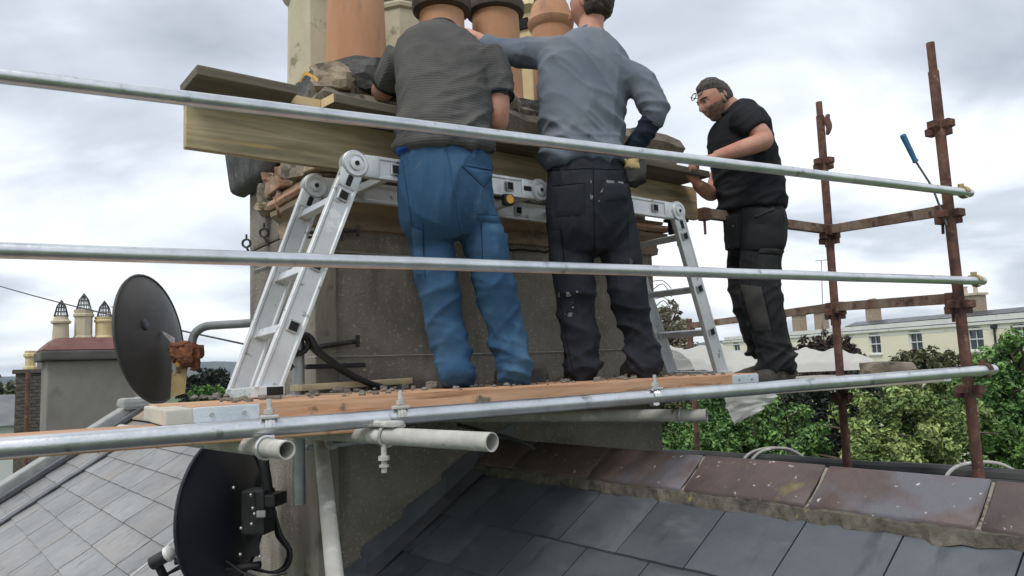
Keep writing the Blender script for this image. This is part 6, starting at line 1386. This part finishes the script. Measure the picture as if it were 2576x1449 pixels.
# ------------------------------------------------------------------ man in black at the outer end
def man_black():
    Y0 = 4.05; fw = V((-0.88, -0.47, 0)).normalized(); lat = V((0.47, -0.88, 0)).normalized(); zf = -0.157
    o = P(1950, 960, Y0); o.z = zf
    t = thing('person', 'bearded man in black tee and dark work trousers looking down beside the chimney', 'person', o)
    def T(px, py, dy, a_, d_): return (P(px, py, Y0+dy), a_, d_)
    top = [T(1890, 528, 0, .186, .150), T(1887, 475, 0, .190, .158), T(1873, 415, 0, .196, .152), T(1862, 362, 0, .200, .142), T(1857, 318, 0, .196, .122), T(1850, 288, 0, .140, .095), T(1838, 270, 0, .070, .068)]
    pel = [T(1893, 512, 0, .172, .140), T(1898, 560, 0, .182, .150), T(1900, 605, 0, .182, .145), T(1898, 648, 0, .15, .11)]
    ln_ = [T(1922, 590, -.09, .102, .118), T(1915, 660, -.10, .098, .116), T(1912, 735, -.11, .094, .112), T(1928, 805, -.10, .090, .104), T(1946, 865, -.09, .086, .100), T(1953, 905, -.09, .088, .106), T(1955, 930, -.09, .084, .104)]
    lf_ = [T(1878, 590, .09, .100, .112), T(1876, 660, .09, .096, .110), T(1880, 735, .09, .090, .104), T(1900, 805, .10, .086, .100), T(1916, 860, .10, .084, .098), T(1918, 895, .10, .084, .104)]
    def A(px, py, dy, r): return (P(px, py, Y0+dy), r, r)
    slN = [A(1868, 295, -.14, .088), A(1888, 312, -.19, .076), A(1903, 328, -.21, .070)]
    slF = [A(1842, 300, .14, .085), A(1832, 330, .17, .072)]
    b = B(); loft(b, scl(top, .86), lat); loft(b, scl(pel, .85), lat); loft(b, scl(ln_[:-2], .66), lat); loft(b, scl(lf_[:-1], .66), lat)
    arm(b, [A(1876, 300, -.16, .058), A(1902, 325, -.21, .053), A(1922, 350, -.23, .050), A(1908, 360, -.26, .049), A(1868, 373, -.29, .044), A(1812, 390, -.33, .031), A(1800, 394, -.335, .029)])
    arm(b, [A(1840, 305, .15, .056), A(1818, 400, .17, .05), A(1795, 478, .12, .047), A(1782, 483, .06, .045), A(1762, 470, -.02, .036), A(1754, 462, -.06, .030)])
    add_hand(b, P(1801, 394, Y0-.335), V((-.95, -.05, -.16)), V((0.0, -.35, .9)), 1.0, .45, thumb=-1)
    add_hand(b, P(1754, 461, Y0-.06), V((-.55, -.5, .6)), V((-.6, .3, .3)), 1.0, .6)
    hf = V((-0.90, -0.26, -0.38)); hM = head_frame(P(1797, 254, Y0-.01), hf, UP)
    loft(b, [(P(1842, 282, Y0), .075, .070), (P(1830, 268, Y0-.005), .064, .062), (P(1815, 258, Y0-.01), .060, .060)], lat); add_head(b, hM, 1.0)
    garment('body', solid(b, .0045, 1), 'skin_ruddy', t, o)
    hair('hair', hM, t, 'hair_grizzled', o, lambda d: max(d[2]-0.42-0.22*max(0, d[1]), min(-d[1]+0.08, d[2]+0.36)), .015, .005, 1.0, 50)
    hair('beard', hM, t, 'stubble', o, lambda d: min(-d[2]-0.40+0.36*abs(d[0])+0.05*noise.noise(V(d)*9), d[1]+0.12, max(abs(abs(d[2])-0.50)-0.05, abs(d[0])-0.25)) if d[2] < -.1 else -1, .0025, .001, 1.0, 60)
    for sx in (-1, 1):
        e = B(); e.ball(hM @ V((sx*.031, .071, .012)), .0115, 12, 8); eo = e.build('eye', 'eye_white', t, smooth=True)
        B().ball(hM @ V((sx*.031, .0795, .0105)), .0052, 8, 6).build('pupil', 'pupil', eo, smooth=True)
        b = B(); b.tube(curve_pts([hM @ surf(sx*.016, .028, .001), hM @ surf(sx*.032, .033, .001), hM @ surf(sx*.050, .028, .001)], 4), .0040, 6); b.build('eyebrow', 'hair_grizzled', t, smooth=True)
        b = B(); b.tube(curve_pts([hM @ V((sx*.018, .086, .018)), hM @ V((sx*.031, .0865, .0205)), hM @ V((sx*.045, .077, .016))], 4), .003, 6); b.build('eyelid', 'skin_ruddy', t, smooth=True)
    b = B(); b.tube(curve_pts([hM @ surf(-.024, -.0595, -.001), hM @ surf(-.012, -.0595), hM @ surf(0, -.0595), hM @ surf(.012, -.0595), hM @ surf(.024, -.0595, -.001)], 3), [.0012]+[.0030]*11+[.0012], 6); b.build('mouth', 'lip', t, smooth=True)
    # glasses pushed up
    G = hM @ Matrix.Translation((0, .086, .066)) @ Matrix.Rotation(R_(28), 4, 'X'); gl = thing('eye_glasses', 'thin dark framed glasses pushed up on the bearded man’s forehead', 'glasses', G @ V((0, 0, 0)))
    b = B()
    for sx in (-1, 1):
        b.tube([G @ V((sx*.034+.026*math.cos(x), .004, .018*math.sin(x))) for x in [2*math.pi*i/20 for i in range(21)]], .0028, 6, cap=False)
        b.tube(curve_pts([G @ V((sx*.060, .010, .004)), hM @ V((sx*.086, .035, .058)), hM @ V((sx*.092, -.01, .035)), hM @ V((sx*.090, -.035, .020))], 5), .0022, 6)
    b.tube([G @ V((-.008, .012, .004)), G @ V((0, .014, .007)), G @ V((.008, .012, .004))], .002, 6); b.build('frame', 'black_steel', gl, smooth=True)
    zk, za = P(1910, 760, Y0).z, zf+.05
    b = B(); loft(b, pel, lat); loft(b, ln_, lat); loft(b, lf_, lat)
    tr, bt = garment('trousers', solid(b, .0075, 3, trouser_fold(zk, za, 1.15, 11.0)), 'trousers_worn', t, o)
    b = B(); loft(b, top, lat, seg=28, ex=2.2); arm(b, slN); arm(b, slF)
    zh, zs = P(1890, 515, Y0).z, P(1890, 330, Y0).z
    sh_, bs = garment('tee_shirt', solid(b, .0075, 3, shirt_fold(zh, zs, 0.3, .9, 14.0)), 'tee_black', t, o)
    c0 = P(1833, 276, Y0-.005); b = B(); nn_ = V((-.5, -.15, .85)).normalized(); x1 = lat; y1 = nn_.cross(x1).normalized()
    b.tube([c0+x1*math.cos(x)*.070+y1*math.sin(x)*.068 for x in [2*math.pi*i/28 for i in range(29)]], .010, 7, cap=False); b.build('collar', 'tee_black', sh_, smooth=True)
    for (px, py) in ((1792, 312), (1797, 330)): 
        h = bs.ray_cast(V((0, 0, 0)), ray(px+6, py).normalized())[0]
        if h: B().ball(h, .005, 8, 6).build('button', 'patch_grey', sh_)
    # holster pocket and thigh pocket
    patch('holster_pocket', ((1868, 520), (1968, 528), (1974, 632), (1866, 628)), bt, 'trousers_worn', tr, 10, 10, .020, .004)
    patch('pocket_edge', ((1892, 545), (1945, 522), (1950, 532), (1898, 553)), bt, 'patch_grey', tr, 8, 3, .026)
    patch('thigh_flap', ((1905, 618), (1975, 622), (1976, 640), (1910, 636)), bt, 'patch_grey', tr, 8, 3, .012)
    patch('thigh_pocket', ((1906, 640), (1958, 642), (1956, 690), (1904, 690)), bt, 'trousers_worn', tr, 8, 6, .010)
    patch('knee_patch', ((1862, 715), (1915, 722), (1940, 830), (1895, 835)), bt, 'patch_grey', tr, 8, 10, .007)
    b = B(); q_ = P(1843, 585, Y0-.06); b.box((0, 0, 0), (.045, .10, .19)); b.build('hanging_pouch', 'trousers_worn', t, frame(fw, lat, UP, q_), bevel=.012, rough=.006, rscale=12)
    b = B(); loft(b, [(c+UP*0, a_*1.03, d_*1.03) for c, a_, d_ in (T(1893, 516, 0, .176, .146), T(1894, 530, 0, .180, .149))], lat, n=3, seg=28, capk=0); b.build('belt', 'boot_leather', tr, smooth=True)
    for pts in (((1866, 520), (1864, 628), (1974, 634), (1970, 530)), ((1904, 617), (1976, 622)), ((1908, 637), (1974, 641)), ((1860, 715), (1896, 836)), ((1918, 720), (1944, 832)), ((1890, 640), (1885, 720))):
        seam(bt, pts, 'seam_black', tr)
    boot(t, P(1962, 930, Y0-.09), V((-.80, -.42, 0)), zf, o, 1.05); boot(t, P(1922, 900, Y0+.10), V((-.9, -.25, 0)), zf+.0, o, 1.05)
man_black()

# ================================================================== HAZE
hz = B(); hz.box((0, 2000, 45-H/2), (15000, 15000, 100+H)); hb = bpy.data.materials.new('haze'); hb.use_nodes = True; ht = hb.node_tree; ht.nodes.clear()
ho = N(ht, 'ShaderNodeOutputMaterial'); hv = N(ht, 'ShaderNodeVolumePrincipled'); hv.inputs['Color'].default_value = (0.74, 0.86, 1.0, 1); hv.inputs['Density'].default_value = 1.3e-4
ht.links.new(hv.outputs[0], ho.inputs['Volume']); MATS['haze'] = hb
ho_ = hz.build('haze', 'haze', M=Matrix.Identity(4)); tag(ho_, 'thin grey-blue air between the roofs and the hills', None, kind='stuff')
